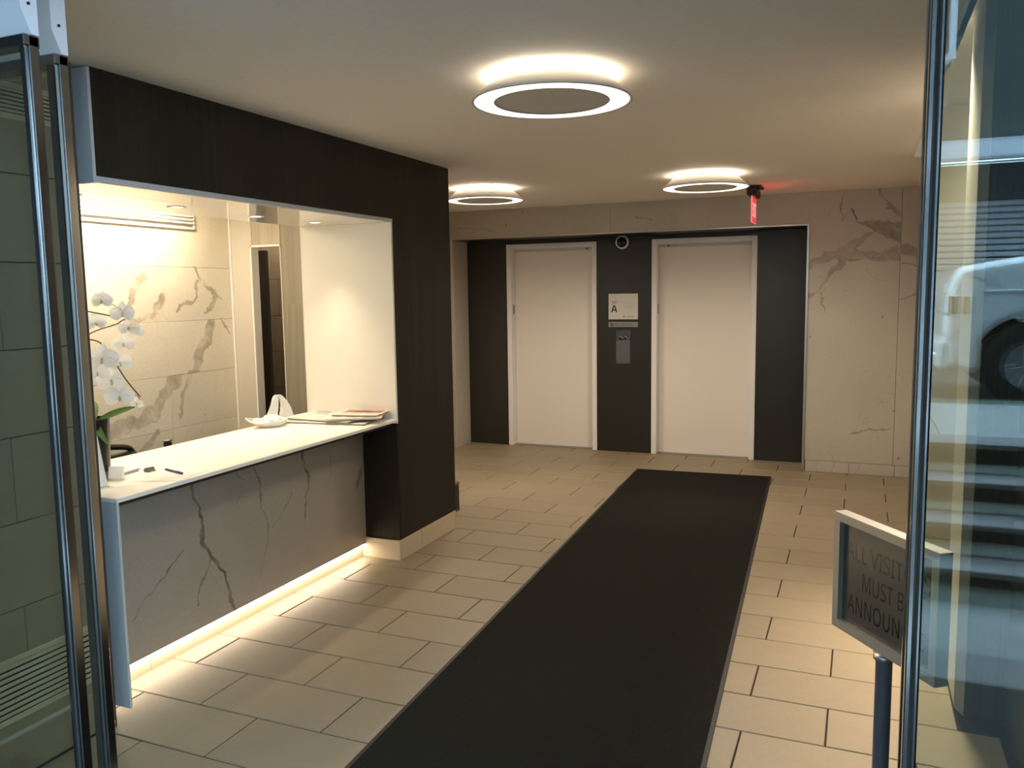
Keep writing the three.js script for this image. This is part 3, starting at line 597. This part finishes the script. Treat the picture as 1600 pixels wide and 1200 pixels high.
// carton behind the wood block
{
  const t = thing('storage_box', [-0.42, 0, 2.42], 'black storage box with brown lid on the floor past the wood block', 'box');
  put(t, 'body', cb(-0.62, -0.19, 0.001, 0.2, 2.3, 2.6, 0.006), std({ color: hex(26, 25, 30), roughness: 0.5 }));
  put(t, 'lid', cb(-0.623, -0.187, 0.2, 0.226, 2.297, 2.603, 0.006), std({ color: hex(120, 78, 44), roughness: 0.6 }));
  put(t, 'base_band', cb(-0.622, -0.188, 0.002, 0.016, 2.298, 2.602, 0.003), std({ color: hex(88, 60, 42), roughness: 0.6 }));
  put(t, 'label', cb(-0.1885, -0.187, 0.1, 0.115, 2.4, 2.5, 0), greyPaintM);
}

// ================================================================ THINGS ON THE COUNTER
// orchid
{
  const px = -0.37, pz = 5.37, t = thing('potted_orchid', [px, HC, pz], 'white moth orchid in a tall black pot at the entrance end of the counter', 'orchid');
  put(t, 'pot', [lathe([[0, HC + 0.001], [0.05, HC + 0.001], [0.054, HC + 0.006], [0.064, HC + 0.255], [0.066, HC + 0.262], [0.062, HC + 0.262], [0.06, HC + 0.22], [0, HC + 0.22]], 40).translate(px, 0, pz)], phy({ color: hex(20, 21, 18), roughness: 0.3 }));
  put(t, 'moss', lathe([[0.06, HC + 0.225], [0.04, HC + 0.238], [0, HC + 0.245]], 24).translate(px, 0, pz), std({ color: hex(84, 88, 48), roughness: 1 }));
  const leafM = phy({ color: hex(78, 112, 52), roughness: 0.4, transmission: 0.15, thickness: 0, side: THREE.DoubleSide });
  const petalM = phy({ color: hex(246, 243, 236), roughness: 0.9, transmission: 0.35, thickness: 0, side: THREE.DoubleSide });
  const lipM = std({ color: hex(214, 190, 96), roughness: 0.6, side: THREE.DoubleSide }), stemM = std({ color: hex(92, 82, 40), roughness: 0.6 });
  // a blade: outline by width function, bent along its length
  function blade(len, wid, bend, cup, nu = 10, nv = 6, fold = 0) {
    const pos = [], idx = [], uv = [];
    for (let i = 0; i <= nu; i++) for (let j = 0; j <= nv; j++) {
      const s = i / nu, q = (j / nv) * 2 - 1, w = wid * Math.pow(Math.sin(Math.PI * Math.min(0.985, 0.06 + s * 0.93)), 0.62);
      pos.push(q * w / 2, s * len - bend * 0.12 * s * s * len, -bend * s * s * len + cup * q * q * w + fold * Math.abs(q) * w); uv.push(j / nv, s);
    }
    for (let i = 0; i < nu; i++) for (let j = 0; j < nv; j++) { const a = i * (nv + 1) + j, b = a + nv + 1; idx.push(a, a + 1, b, a + 1, b + 1, b); }
    const g = new THREE.BufferGeometry(); g.setAttribute('position', new THREE.Float32BufferAttribute(pos, 3)); g.setAttribute('uv', new THREE.Float32BufferAttribute(uv, 2)); g.setIndex(idx); g.computeVertexNormals();
    return g;
  }
  const orient = (g, at, dir, roll) => {                               // the blade's y goes along dir, its face turned by roll
    const y = dir.clone().normalize(), z0 = Math.abs(y.y) > 0.9 ? V3(0, 0, 1) : V3(0, 1, 0), x = new THREE.Vector3().crossVectors(y, z0).normalize(), z = new THREE.Vector3().crossVectors(x, y);
    g.rotateY(roll); return g.applyMatrix4(new THREE.Matrix4().makeBasis(x, y, z).setPosition(at));
  };
  for (const [dx, dy, dz, len, wid, roll, bend] of [[0.74, 0.36, -0.34, 0.17, 0.034, 0.9, 0.1], [0.7, 0.1, 0.6, 0.075, 0.03, 0.5, 1.5], [-0.6, 0.5, -0.4, 0.24, 0.07, 0, 0.4], [-0.5, 0.6, 0.6, 0.22, 0.07, 0.4, 0.4]])
    put(t, 'leaf', orient(blade(len, wid, bend, 0.18, 12, 6, 0.12), V3(px + dx * 0.02, HC + 0.245, pz + dz * 0.02), V3(dx, dy, dz), roll), leafM);
  const C = (x, y, z) => V3(x, y, z);
  const stems = [[[px, HC + 0.2, pz], [px - 0.02, 1.3, pz + 0.06], [px, 1.52, pz + 0.1], [-0.3, 1.61, 5.48], [-0.24, 1.6, 5.43], [-0.2, 1.585, 5.385]], [[px, HC + 0.2, pz], [px + 0.02, 1.32, pz + 0.1], [-0.3, 1.46, 5.5], [-0.24, 1.52, 5.46], [-0.2, 1.555, 5.36], [-0.2, 1.57, 5.33], [-0.2, 1.53, 5.27]], [[-0.24, 1.5, 5.5], [-0.2, 1.485, 5.46], [-0.18, 1.42, 5.42], [-0.17, 1.33, 5.37], [-0.17, 1.245, 5.3]]];
  for (const s of stems) put(t, 'stem', tube(s, 0.0028, 40, 6), stemM);
  const toCam = camera.position.clone();
  const F = [[159, 470, 0.068], [191, 489, 0.078], [149, 505, 0.075], [201, 511, 0.07], [213, 519, 0.05], [193, 537, 0.072], [160, 561, 0.1], [187, 567, 0.085], [173, 594, 0.1], [187, 620, 0.092], [214, 630, 0.05], [152, 583, 0.07]];
  F.forEach(([u, v, size], i) => {
    const r = V3((u - 800) / 1293.76, (600 - v) / 1293.76, -1).applyQuaternion(camera.quaternion), x = -0.21 + 0.05 * Math.sin(i * 2.3);
    const at = camera.position.clone().addScaledVector(r, (x - camera.position.x) / r.x);
    const n = toCam.clone().sub(at).normalize().add(V3(0.5 * Math.sin(i * 1.7), 0.35 * Math.cos(i * 2.9) - 0.1, 0.5 * Math.cos(i * 1.3))).normalize();
    const X = new THREE.Vector3().crossVectors(V3(0, 1, 0), n).normalize(), Y = new THREE.Vector3().crossVectors(n, X);
    const M = new THREE.Matrix4().makeBasis(X, Y, n).setPosition(at), R = size * 0.62, petals = [];
    for (const [ang, l, w, zz] of [[90, 1, 0.72, -0.004], [205, 1, 0.66, -0.004], [335, 1, 0.66, -0.004], [8, 1.02, 1.25, 0.002], [172, 1.02, 1.25, 0.002]]) {
      const g = blade(R * l, R * w, 0.12 + 0.1 * Math.sin(i + ang), 0.22, 8, 6); g.rotateZ((ang - 90) * Math.PI / 180); g.translate(0, 0, zz); petals.push(g);
    }
    const fl = put(t, 'flower', petals.map((g) => g.applyMatrix4(M)), petalM);
    const lip = [blade(R * 0.3, R * 0.2, -0.5, 0.5, 6, 4).rotateZ(Math.PI), flat(new THREE.SphereGeometry(R * 0.07, 10, 8)).translate(0, 0, R * 0.1)];
    put(fl, 'lip', lip.map((g) => g.applyMatrix4(M)), lipM);
    if (i > 5 || i === 1) put(t, 'flower_stalk', tube([at.clone().addScaledVector(n, -0.004), at.clone().addScaledVector(n, -0.03).add(V3(-0.01, 0.01, 0)), at.clone().addScaledVector(n, -0.045).add(V3(-0.03, 0.03, 0.02))], 0.0016, 8, 5), stemM);
  });
}
// clear sign holder with a white sheet, by the pot
{
  const t = local('sign_holder', [-0.205, HC, 5.535], Math.PI / 2, 'clear acrylic stand holding a white sheet beside the orchid', 'sign holder');
  const tilt = (g) => g.rotateX(-0.2);
  put(t, 'sheet', tilt(cb(-0.06, 0.075, 0.006, 0.215, -0.001, 0.001, 0)), paperM);
  put(t, 'acrylic_front', tilt(cb(-0.062, 0.077, 0.004, 0.225, 0.002, 0.0045, 0)), acrylicM);
  put(t, 'acrylic_foot', cb(-0.062, 0.077, 0.001, 0.004, -0.06, 0.03, 0), acrylicM);
}
// small clear block dispenser
{
  const t = local('card_holder', [-0.275, HC, 5.36], 0.35, 'small clear card holder full of white cards on the counter', 'card holder');
  put(t, 'cards', cb(-0.03, 0.03, 0.006, 0.058, -0.014, 0.006, 0.002).rotateX(-0.22), paperM);
  put(t, 'holder', [cb(-0.036, 0.036, 0.001, 0.005, -0.034, 0.03, 0), cb(-0.036, 0.036, 0.004, 0.03, 0.012, 0.015, 0), cb(-0.036, -0.033, 0.004, 0.04, -0.03, 0.015, 0), cb(0.033, 0.036, 0.004, 0.04, -0.03, 0.015, 0)], acrylicM);
}
{
  const t = local('silver_pen', [-0.322, HC, 5.255], 1.7, 'long silver pen lying by the card holder', 'pen');
  const b = cyl(0.006, 0.006, 0.13, 14); b.rotateZ(Math.PI / 2); b.translate(0, 0.0068, 0);
  put(t, 'barrel', b, steelM);
  const c = cyl(0.0012, 0.006, 0.018, 14); c.rotateZ(-Math.PI / 2); c.translate(0.074, 0.0068, 0);
  put(t, 'tip', c, chromeM);
  put(t, 'clip', cb(-0.06, -0.02, 0.0125, 0.0145, -0.002, 0.002, 0.0005), chromeM);
}
{
  const t = local('binder_clip', [-0.272, HC + 0.0012, 5.18], -0.2, 'small grey metal clip beside the pen on the sign-in sheet', 'clip');
  put(t, 'jaw', prism([[-0.014, 0.001], [0.014, 0.001], [0.003, 0.018], [-0.003, 0.018]], -0.02, 0.02, 'z'), std({ color: hex(110, 106, 98), metalness: 0.8, roughness: 0.4 }));
  for (const k of [-1, 1]) put(t, 'handle', tube([[k * 0.012, 0.004, -0.012], [k * 0.035, 0.006, -0.01], [k * 0.045, 0.007, 0], [k * 0.035, 0.006, 0.01], [k * 0.012, 0.004, 0.012]], 0.0013, 16, 6), steelM);
}
const sheet = (pts, y, th = 0.0008) => prism(pts, y, y + th, 'y');
{
  const t = thing('sign_in_sheet', [-0.1, HC, 5.2], 'white paper sheet on the counter under a blue pen', 'paper');
  put(t, 'sheet', sheet([[-0.19, 5.36], [-0.004, 5.29], [-0.035, 5.075], [-0.225, 5.135]], HC + 0.0008), paperM);
  put(t, 'ruled_lines', [0, 1, 2, 3, 4, 5].map((k) => sheet([[-0.18 - k * 0.004, 5.335 - k * 0.032], [-0.03 - k * 0.004, 5.28 - k * 0.032], [-0.03 - k * 0.004, 5.279 - k * 0.032], [-0.18 - k * 0.004, 5.334 - k * 0.032]], HC + 0.0016, 0.0001)), greyPaintM);
}
{
  const t = local('blue_pen', [-0.145, HC + 0.0018, 5.165], -0.08, 'blue ballpoint pen lying on the white sheet', 'pen');
  const bl = std({ color: hex(48, 52, 120), roughness: 0.35 }), b = cyl(0.0052, 0.0052, 0.14, 12); b.rotateZ(Math.PI / 2); b.translate(0, 0.005, 0);
  t.rotation.y = -0.3;
  put(t, 'barrel', b, bl);
  const c = cyl(0.001, 0.0048, 0.016, 12); c.rotateZ(Math.PI / 2); c.translate(-0.078, 0.005, 0); put(t, 'tip', c, steelM);
  put(t, 'clip', cb(0.025, 0.06, 0.0096, 0.0112, -0.0018, 0.0018, 0.0004), bl);
}
// carrier bag, crumpled
{
  const t = thing('plastic_bag', [-0.6, HC, 3.97], 'crumpled white plastic carrier bag on the back edge of the counter', 'bag');
  const bagM = phy({ color: hex(248, 247, 244), roughness: 0.55, transmission: 0.3, thickness: 0, side: THREE.DoubleSide });
  const g = flat(new THREE.SphereGeometry(1, 56, 36)), p = g.attributes.position;
  for (let i = 0; i < p.count; i++) {
    const v = V3().fromBufferAttribute(p, i), a = Math.atan2(v.z, v.x);
    let r = 1 + 0.2 * N(v.x * 1.7, v.y * 1.7, v.z * 1.7) + 0.13 * Math.abs(N(v.x * 4.5, v.y * 4, v.z * 4.5)) * 2 + 0.05 * N(v.x * 11, v.y * 9, v.z * 11);
    const up = Math.max(0, v.y), side = Math.cos(a * 2 + 0.4);
    p.setXYZ(i, v.x * 0.085 * r * (1 - 0.35 * up), Math.max(0.002, (v.y * 0.5 + 0.5) * 0.055 * r), v.z * 0.115 * r * (1 + 0.12 * side));
  }
  g.deleteAttribute('normal'); g.deleteAttribute('uv');
  const gg = mergeVertices(g, 1e-4); gg.computeVertexNormals(); gg.rotateY(0.35); gg.translate(-0.585, HC, 3.97);
  put(t, 'body', gg, bagM);
  // a handle loop standing up and a limp one falling outward
  function ribbon(pts, wid, tw) {
    const cu = new THREE.CatmullRomCurve3(pts.map((q) => V3(...q))), pos = [], idx = [], n = 28, m = 4;
    for (let i = 0; i <= n; i++) { const s = i / n, c = cu.getPoint(s), tg = cu.getTangent(s), sd = new THREE.Vector3().crossVectors(tg, V3(...tw)).normalize(), w = wid * (0.45 + 1.2 * Math.pow(Math.abs(2 * s - 1), 1.5)); for (let j = 0; j <= m; j++) { const q = j / m - 0.5, o = sd.clone().multiplyScalar(q * w); pos.push(c.x + o.x + 0.006 * Math.sin(q * 9 + s * 7), c.y + o.y + 0.004 * Math.cos(q * 11 + s * 5), c.z + o.z); } }
    for (let i = 0; i < n; i++) for (let j = 0; j < m; j++) { const a = i * (m + 1) + j, b = a + m + 1; idx.push(a, b, a + 1, a + 1, b, b + 1); }
    const r = new THREE.BufferGeometry(); r.setAttribute('position', new THREE.Float32BufferAttribute(pos, 3)); r.setIndex(idx); r.computeVertexNormals(); return metricUV(r);
  }
  put(t, 'handle', ribbon([[-0.61, HC + 0.03, 3.93], [-0.6, HC + 0.11, 3.91], [-0.6, HC + 0.165, 3.89], [-0.59, HC + 0.162, 3.868], [-0.58, HC + 0.1, 3.84], [-0.58, HC + 0.03, 3.83]], 0.05, [0.7, 0, 0.7]), bagM);
  put(t, 'handle', ribbon([[-0.6, HC + 0.04, 4.0], [-0.625, HC + 0.05, 4.06], [-0.635, HC + 0.066, 4.12], [-0.62, HC + 0.05, 4.11], [-0.58, HC + 0.03, 4.04]], 0.05, [0, 1, 0.2]), bagM);
}
// pump bottle behind the papers
{
  const t = local('pump_bottle', [-0.64, HC, 3.8], 0.5, 'white pump of a hand gel bottle behind the newspapers', 'bottle');
  const w = std({ color: hex(244, 243, 238), roughness: 0.4 });
  put(t, 'bottle', lathe([[0, 0.0005], [0.024, 0.0005], [0.026, 0.004], [0.026, 0.028], [0.02, 0.036], [0.011, 0.04], [0.011, 0.046], [0, 0.046]], 28), acrylicM);
  put(t, 'pump', [lathe([[0.013, 0.043], [0.013, 0.053], [0.005, 0.056], [0.005, 0.076], [0.009, 0.077], [0.009, 0.085], [0, 0.086]], 20), cb(-0.006, 0.034, 0.077, 0.085, -0.006, 0.006, 0.002)], w);
}
// newspapers
{
  const news = (red, sd) => sign(512, 680, (c, w, h) => {
    c.fillStyle = '#e6e1d6'; c.fillRect(0, 0, w, h); c.fillStyle = '#3a3834'; c.fillRect(40, 34, 432, 34);
    let s = sd; const r = () => { s = (s * 16807) % 2147483647; return s / 2147483647; };
    if (red) { c.fillStyle = '#a87468'; c.fillRect(40, 86, 432, 330); c.fillStyle = '#7a5a4c'; c.fillRect(150, 130, 190, 270); c.fillStyle = '#c4a294'; c.fillRect(60, 330, 390, 60); }
    else { c.fillStyle = '#b4b4b2'; c.fillRect(40, 90, 210, 150); }
    c.fillStyle = '#8b877e';
    for (let k = 0; k < 3; k++) for (let y = red ? 436 : 262; y < 650; y += 9) c.fillRect(40 + k * 148, y, 90 + r() * 46, 3);
  }, 0.85);
  const mats = [news(false, 11), news(false, 23), news(true, 37)], edgeM = std({ color: hex(226, 221, 210), roughness: 0.9 });
  function paper(x, y, z, w, l, th, turn, m, lift, label) {
    const t = local('newspaper', [x, y, z], turn, label, 'newspaper', 'newspapers on the counter');
    const nx = 14, nz = 6, top = new THREE.PlaneGeometry(w, l, nx, nz); top.rotateX(-Math.PI / 2);
    const curl = (u, v) => lift * (Math.max(0, u / w - 0.1) ** 2 * 0.14 + 0.012 * Math.max(0, v / l)) + 0.0012 * N(u * 18, v * 18, w * 40);
    const wall = [];
    for (let s = 0; s < 4; s++) {                                         // folded sheets as leaves, each a little askew
      const g = new THREE.PlaneGeometry(w * (1 - 0.012 * s), l * (1 - 0.01 * s), nx, nz); g.rotateX(-Math.PI / 2);
      const q = g.attributes.position; for (let i = 0; i < q.count; i++) q.setY(i, curl(q.getX(i), q.getZ(i)) + th * (1 - s / 4)); g.translate(0.004 * Math.sin(s * 3), 0, 0.003 * Math.cos(s * 5)); wall.push(g);
    }
    const P = top.attributes.position; for (let i = 0; i < P.count; i++) P.setY(i, curl(P.getX(i), P.getZ(i)) + th + 0.0006); top.computeVertexNormals();
    wall.forEach((g) => g.computeVertexNormals());
    put(t, 'pages', [...wall, cb(-w / 2 * 0.96, w / 2 * 0.96, 0.0005, th * 0.9, -l / 2 * 0.96, l / 2 * 0.96, 0.002)], edgeM);
    put(t, 'front_page', top, m);
  }
  paper(-0.37, HC, 3.665, 0.6, 0.34, 0.009, 0.12, mats[0], 0, 'folded newspaper at the bottom of the stack on the counter');
  paper(-0.385, HC + 0.0115, 3.655, 0.5, 0.3, 0.009, -0.06, mats[1], 0.06, 'folded newspaper on top of the left pile, beside the gel pump');
  paper(-0.2, HC + 0.026, 3.66, 0.34, 0.27, 0.01, 0.45, mats[0], 0, 'newspaper in the middle of the stack, sticking out to the front');
  paper(-0.19, HC + 0.0385, 3.61, 0.3, 0.23, 0.008, 0.16, mats[2], 0.1, 'newspaper with a red front page by the white end reveal');
}
// office chair behind the counter
{
  const cx = -1.32, cz = 4.73, t = thing('office_chair', [cx, 0, cz], 'black office chair with padded arms behind the reception counter', 'chair');
  const pad = phy({ color: hex(30, 28, 26), roughness: 0.45 }), hard = std({ color: hex(40, 38, 36), roughness: 0.3 });
  const back = cb(-0.035, 0.035, 0.5, 0.815, -0.23, 0.23, 0.03), q = back.attributes.position; for (let i = 0; i < q.count; i++) { q.setX(i, q.getX(i) - 0.35 * q.getZ(i) * q.getZ(i)); }
  put(t, 'backrest', back.translate(cx + 0.24, 0, cz), pad);
  put(t, 'back_rim', tube([[cx + 0.2, 0.7, cz - 0.235], [cx + 0.215, 0.815, cz - 0.215], [cx + 0.24, 0.86, cz - 0.08], [cx + 0.24, 0.866, cz + 0.06], [cx + 0.215, 0.82, cz + 0.21], [cx + 0.2, 0.7, cz + 0.235]], 0.016, 30, 10), hard);
  put(t, 'seat', cb(cx - 0.24, cx + 0.2, 0.42, 0.5, cz - 0.24, cz + 0.24, 0.03), pad);
  for (const s of [-1, 1]) { const a = put(t, 'armrest', [cb(cx - 0.12, cx + 0.17, 0.66, 0.69, cz + s * 0.29 - 0.035, cz + s * 0.29 + 0.035, 0.012), tube([[cx - 0.02, 0.69, cz + s * 0.29], [cx - 0.02, 0.5, cz + s * 0.3], [cx, 0.44, cz + s * 0.22]], 0.014, 14, 8)], hard); a.castShadow = true; }
  const col = cyl(0.03, 0.03, 0.34, 16); col.translate(cx, 0.26, cz); put(t, 'column', col, hard);
  for (let k = 0; k < 5; k++) { const a = k * 1.2566, lg = put(t, 'leg', tube([[cx, 0.1, cz], [cx + 0.15 * Math.cos(a), 0.085, cz + 0.15 * Math.sin(a)], [cx + 0.27 * Math.cos(a), 0.06, cz + 0.27 * Math.sin(a)]], 0.018, 10, 8), hard); const w = cyl(0.025, 0.025, 0.03, 16); w.rotateX(Math.PI / 2); w.translate(cx + 0.27 * Math.cos(a), 0.0295, cz + 0.27 * Math.sin(a)); put(lg, 'caster', w, blackM); }
}
// lamp-like dark handle behind the counter
{
  const t = local('desk_phone', [-1.09, 0.74, 4.27], 0.3, 'small black upright handset behind the counter, right of the office chair back', 'phone');
  put(t, 'body', cb(-0.02, 0.02, 0, 0.085, -0.02, 0.02, 0.01), blackM);
  put(t, 'cap', cb(-0.022, 0.022, 0.085, 0.095, -0.022, 0.022, 0.004), brushedM);
  const d = thing('lower_desk', [-1.0, 0, 4.4], 'low work desk behind the reception counter', 'desk');
  put(d, 'top', cb(-1.14, -0.69, 0.7, 0.74, 3.6, 4.36, 0.003), darkPanelM);
  for (const z of [3.62, 4.3]) put(d, 'side_panel', cb(-1.1, -0.7, 0.004, 0.7, z, z + 0.03, 0.002), darkPanelM);
}

// ================================================================ OUTSIDE, MIRRORED IN THE GLASS
const paveT = dataTex(256, 256, (a, b) => { const n = 10 * fbm(a * 8, b * 8, 3) + 8 * N(a * 80, b * 80, 1); return [150 + n, 152 + n, 150 + n]; });
const paveM = std({ map: fit(paveT, 0, 0, 1.5, 1.5), roughness: 0.85 }), darkStoneM = std({ color: hex(34, 34, 32), roughness: 0.6 }), asphaltM = std({ color: hex(66, 68, 70), roughness: 0.9 });
const outside = struct('pavement', 'concrete pavement, steps and road outside the entrance');
put(outside, 'landing', cb(-0.36, 5, -0.2, -0.005, 6.45, 9.65, 0), paveM);
put(outside, 'entrance_mat', cb(-0.3, 4.9, -0.01, 0.008, 6.5, 8.62, 0.003), gasketM);
for (let k = 0; k < 4; k++) { const st = put(outside, 'step', cb(-0.35, 5, -0.2, 0.18 * (k + 1) - 0.03, 9.62 + 0.26 * k, 9.9 + 0.26 * k, 0.003), darkStoneM); put(st, 'tread', cb(-0.35, 5, 0.18 * (k + 1) - 0.03, 0.18 * (k + 1), 9.6 + 0.26 * k, 9.88 + 0.26 * k, 0.004), paveM); }
for (let k = 0; k < 14; k++) put(outside, 'paving_slab', cb(-9.5 + 1.8 * k, -7.705 + 1.8 * k, 0.5, 0.72, 10.66, 12.28, 0.004), paveM);
put(outside, 'kerb', cb(-9.5, 15.7, 0.4, 0.72, 12.29, 12.42, 0.01), darkStoneM);
put(outside, 'road', cb(-9.5, 15.7, 0.4, 0.62, 12.42, 19, 0), asphaltM);
const front = struct('facade', 'dark stone street front around the entrance');
put(front, 'cheek_wall', [cb(-1.9, -0.35, -0.2, 3.1, 6.6, 10.4, 0.01), cb(5, 5.4, -0.2, 1.6, 6.6, 10.66, 0.01), cb(-9.5, -1.9, 0, 0.71, 6.6, 10.66, 0), cb(5.4, 15.7, 0, 0.71, 6.6, 10.66, 0)], darkStoneM);
put(front, 'front_wall', [cb(-9.5, -0.3, 0, 14, 6.45, 6.6, 0), cb(3.3, 15.7, 0, 14, 6.45, 6.6, 0), cb(-0.3, 3.3, 2.48, 14, 6.42, 6.6, 0)], darkStoneM);
put(front, 'transom', cb(-0.3, 3.3, 2.478, 2.9, 6.17, 6.44, 0.004), coverM);
put(front, 'porch_roof', cb(-1.9, 5.4, 2.95, 3.15, 6.6, 8.6, 0.01), darkStoneM);
{
  const b = thing('garage_building', [4, 0.62, 20], 'grey garage building with roller shutters across the street', 'building');
  const wallM = std({ color: hex(70, 74, 74), roughness: 0.9 }), bandM = std({ color: hex(214, 220, 232), roughness: 0.6 }), shM = std({ color: hex(150, 154, 160), roughness: 0.5 });
  put(b, 'wall', [cb(-9, 16, 3.78, 9.5, 19.2, 20, 0), cb(-9, 16, 0.62, 3.52, 19.45, 20, 0)], wallM);
  put(b, 'fascia_band', cb(-9, 16, 3.52, 3.78, 18.9, 19.3, 0.01), bandM);
  for (const x0 of [-1.5, 3.6]) { const s = put(b, 'roller_shutter', cb(x0, x0 + 4.6, 0.63, 2.95, 19.4, 19.44, 0), darkStoneM); for (let k = 0; k < 24; k++) put(s, 'slat', cb(x0 + 0.05, x0 + 4.55, 0.66 + k * 0.095, 0.735 + k * 0.095, 19.34, 19.4, 0.015), shM); }
  for (const x of [-1.7, 3.25, 8.35]) put(b, 'pier', cb(x - 0.14, x + 0.2, 0.62, 3.52, 19.3, 19.5, 0.01), wallM);
  for (let k = 0; k < 5; k++) { const w = put(b, 'window', cb(-6 + k * 4, -4.2 + k * 4, 5, 7, 19.14, 19.22, 0.01), bandM); put(w, 'pane', cb(-5.9 + k * 4, -4.3 + k * 4, 5.1, 6.9, 19.12, 19.145, 0), phy({ color: hex(30, 36, 42), roughness: 0.05 })); }
}
{
  const x0 = 3.26, y0 = 0.62, zc = 12.72, W = 1.86, t = thing('parked_van', [x0 + 2.2, y0, zc + W / 2], 'white van parked across the street steps, mirrored in the glass door', 'van');
  const paint = phy({ color: hex(232, 236, 240), roughness: 0.28, clearcoat: 1, clearcoatRoughness: 0.05 }), tint = phy({ color: hex(16, 20, 24), roughness: 0.05 }), tyre = std({ color: hex(20, 20, 20), roughness: 0.9 });
  const sh = new THREE.Shape(), X = (a) => x0 + a, Y = (b) => y0 + b;
  sh.moveTo(X(0.03), Y(0.32)); sh.lineTo(X(0.0), Y(0.62)); sh.quadraticCurveTo(X(0.0), Y(1.1), X(0.12), Y(1.2)); sh.quadraticCurveTo(X(0.5), Y(1.28), X(1.1), Y(1.33)); sh.lineTo(X(1.85), Y(1.95)); sh.quadraticCurveTo(X(2.0), Y(2.05), X(2.3), Y(2.08)); sh.lineTo(X(4.7), Y(2.06)); sh.quadraticCurveTo(X(4.9), Y(2.0), X(4.92), Y(1.6)); sh.lineTo(X(4.95), Y(0.32));
  sh.lineTo(X(4.3), Y(0.3)); sh.absarc(X(3.9), Y(0.36), 0.42, -0.1, Math.PI + 0.1, false); sh.lineTo(X(1.1), Y(0.28)); sh.absarc(X(0.66), Y(0.36), 0.42, -0.1, Math.PI + 0.1, false); sh.closePath();
  const body = new THREE.ExtrudeGeometry(sh, { depth: W - 0.24, bevelEnabled: true, bevelThickness: 0.12, bevelSize: 0.08, bevelOffset: -0.08, bevelSegments: 5, curveSegments: 20 }); body.translate(0, 0, zc + 0.12);
  put(t, 'body', body, paint);
  put(t, 'crease', [cb(X(0.3), X(4.6), Y(0.98), Y(1.0), zc - 0.012, zc + 0.02, 0.006)], paint);
  const win = (pts) => prism(pts.map(([a, b]) => [X(a), Y(b)]), zc - 0.006, zc + 0.03, 'z');
  put(t, 'side_window', win([[1.45, 1.34], [2.0, 1.88], [2.6, 1.9], [2.6, 1.34]]), tint); put(t, 'side_window', win([[2.68, 1.34], [2.68, 1.9], [3.7, 1.9], [3.7, 1.34]]), tint);
  const hl = put(t, 'headlight', [cb(X(0.0), X(0.26), Y(0.78), Y(0.98), zc - 0.004, zc + 0.3, 0.03)], phy({ color: hex(200, 208, 216), roughness: 0.1, clearcoat: 1 }));
  put(hl, 'reflector', [cb(X(0.05), X(0.1), Y(0.8), Y(0.95), zc - 0.01, zc, 0.004), cb(X(0.14), X(0.19), Y(0.8), Y(0.95), zc - 0.01, zc, 0.004)], chromeM);
  put(t, 'bumper', cb(X(-0.05), X(0.3), Y(0.3), Y(0.6), zc + 0.02, zc + W - 0.02, 0.05), paint);
  for (const [wx, wz] of [[0.66, zc + 0.1], [3.9, zc + 0.1], [0.66, zc + W - 0.1], [3.9, zc + W - 0.1]]) {
    const o = lathe([[0.2, -0.1], [0.33, -0.11], [0.36, -0.08], [0.36, 0.08], [0.33, 0.11], [0.2, 0.1]], 40); o.rotateX(Math.PI / 2); o.translate(X(wx), Y(0.362), wz);
    const w = put(t, 'wheel', o, tyre), s = wz > zc + 1 ? 1 : -1, hub = [cyl(0.21, 0.21, 0.03, 36).rotateX(Math.PI / 2).translate(X(wx), Y(0.362), wz + s * 0.05)];
    for (let k = 0; k < 7; k++) hub.push(cb(-0.02, 0.02, 0.05, 0.2, -0.012, 0.012, 0.004).rotateZ(k * Math.PI * 2 / 7).translate(X(wx), Y(0.362), wz + s * 0.078)); hub.push(cyl(0.06, 0.06, 0.05, 24).rotateX(Math.PI / 2).translate(X(wx), Y(0.362), wz + s * 0.07));
    put(w, 'hub', hub, std({ color: hex(150, 154, 158), metalness: 0.9, roughness: 0.3 }));
  }
}
renderer.render(scene, camera);
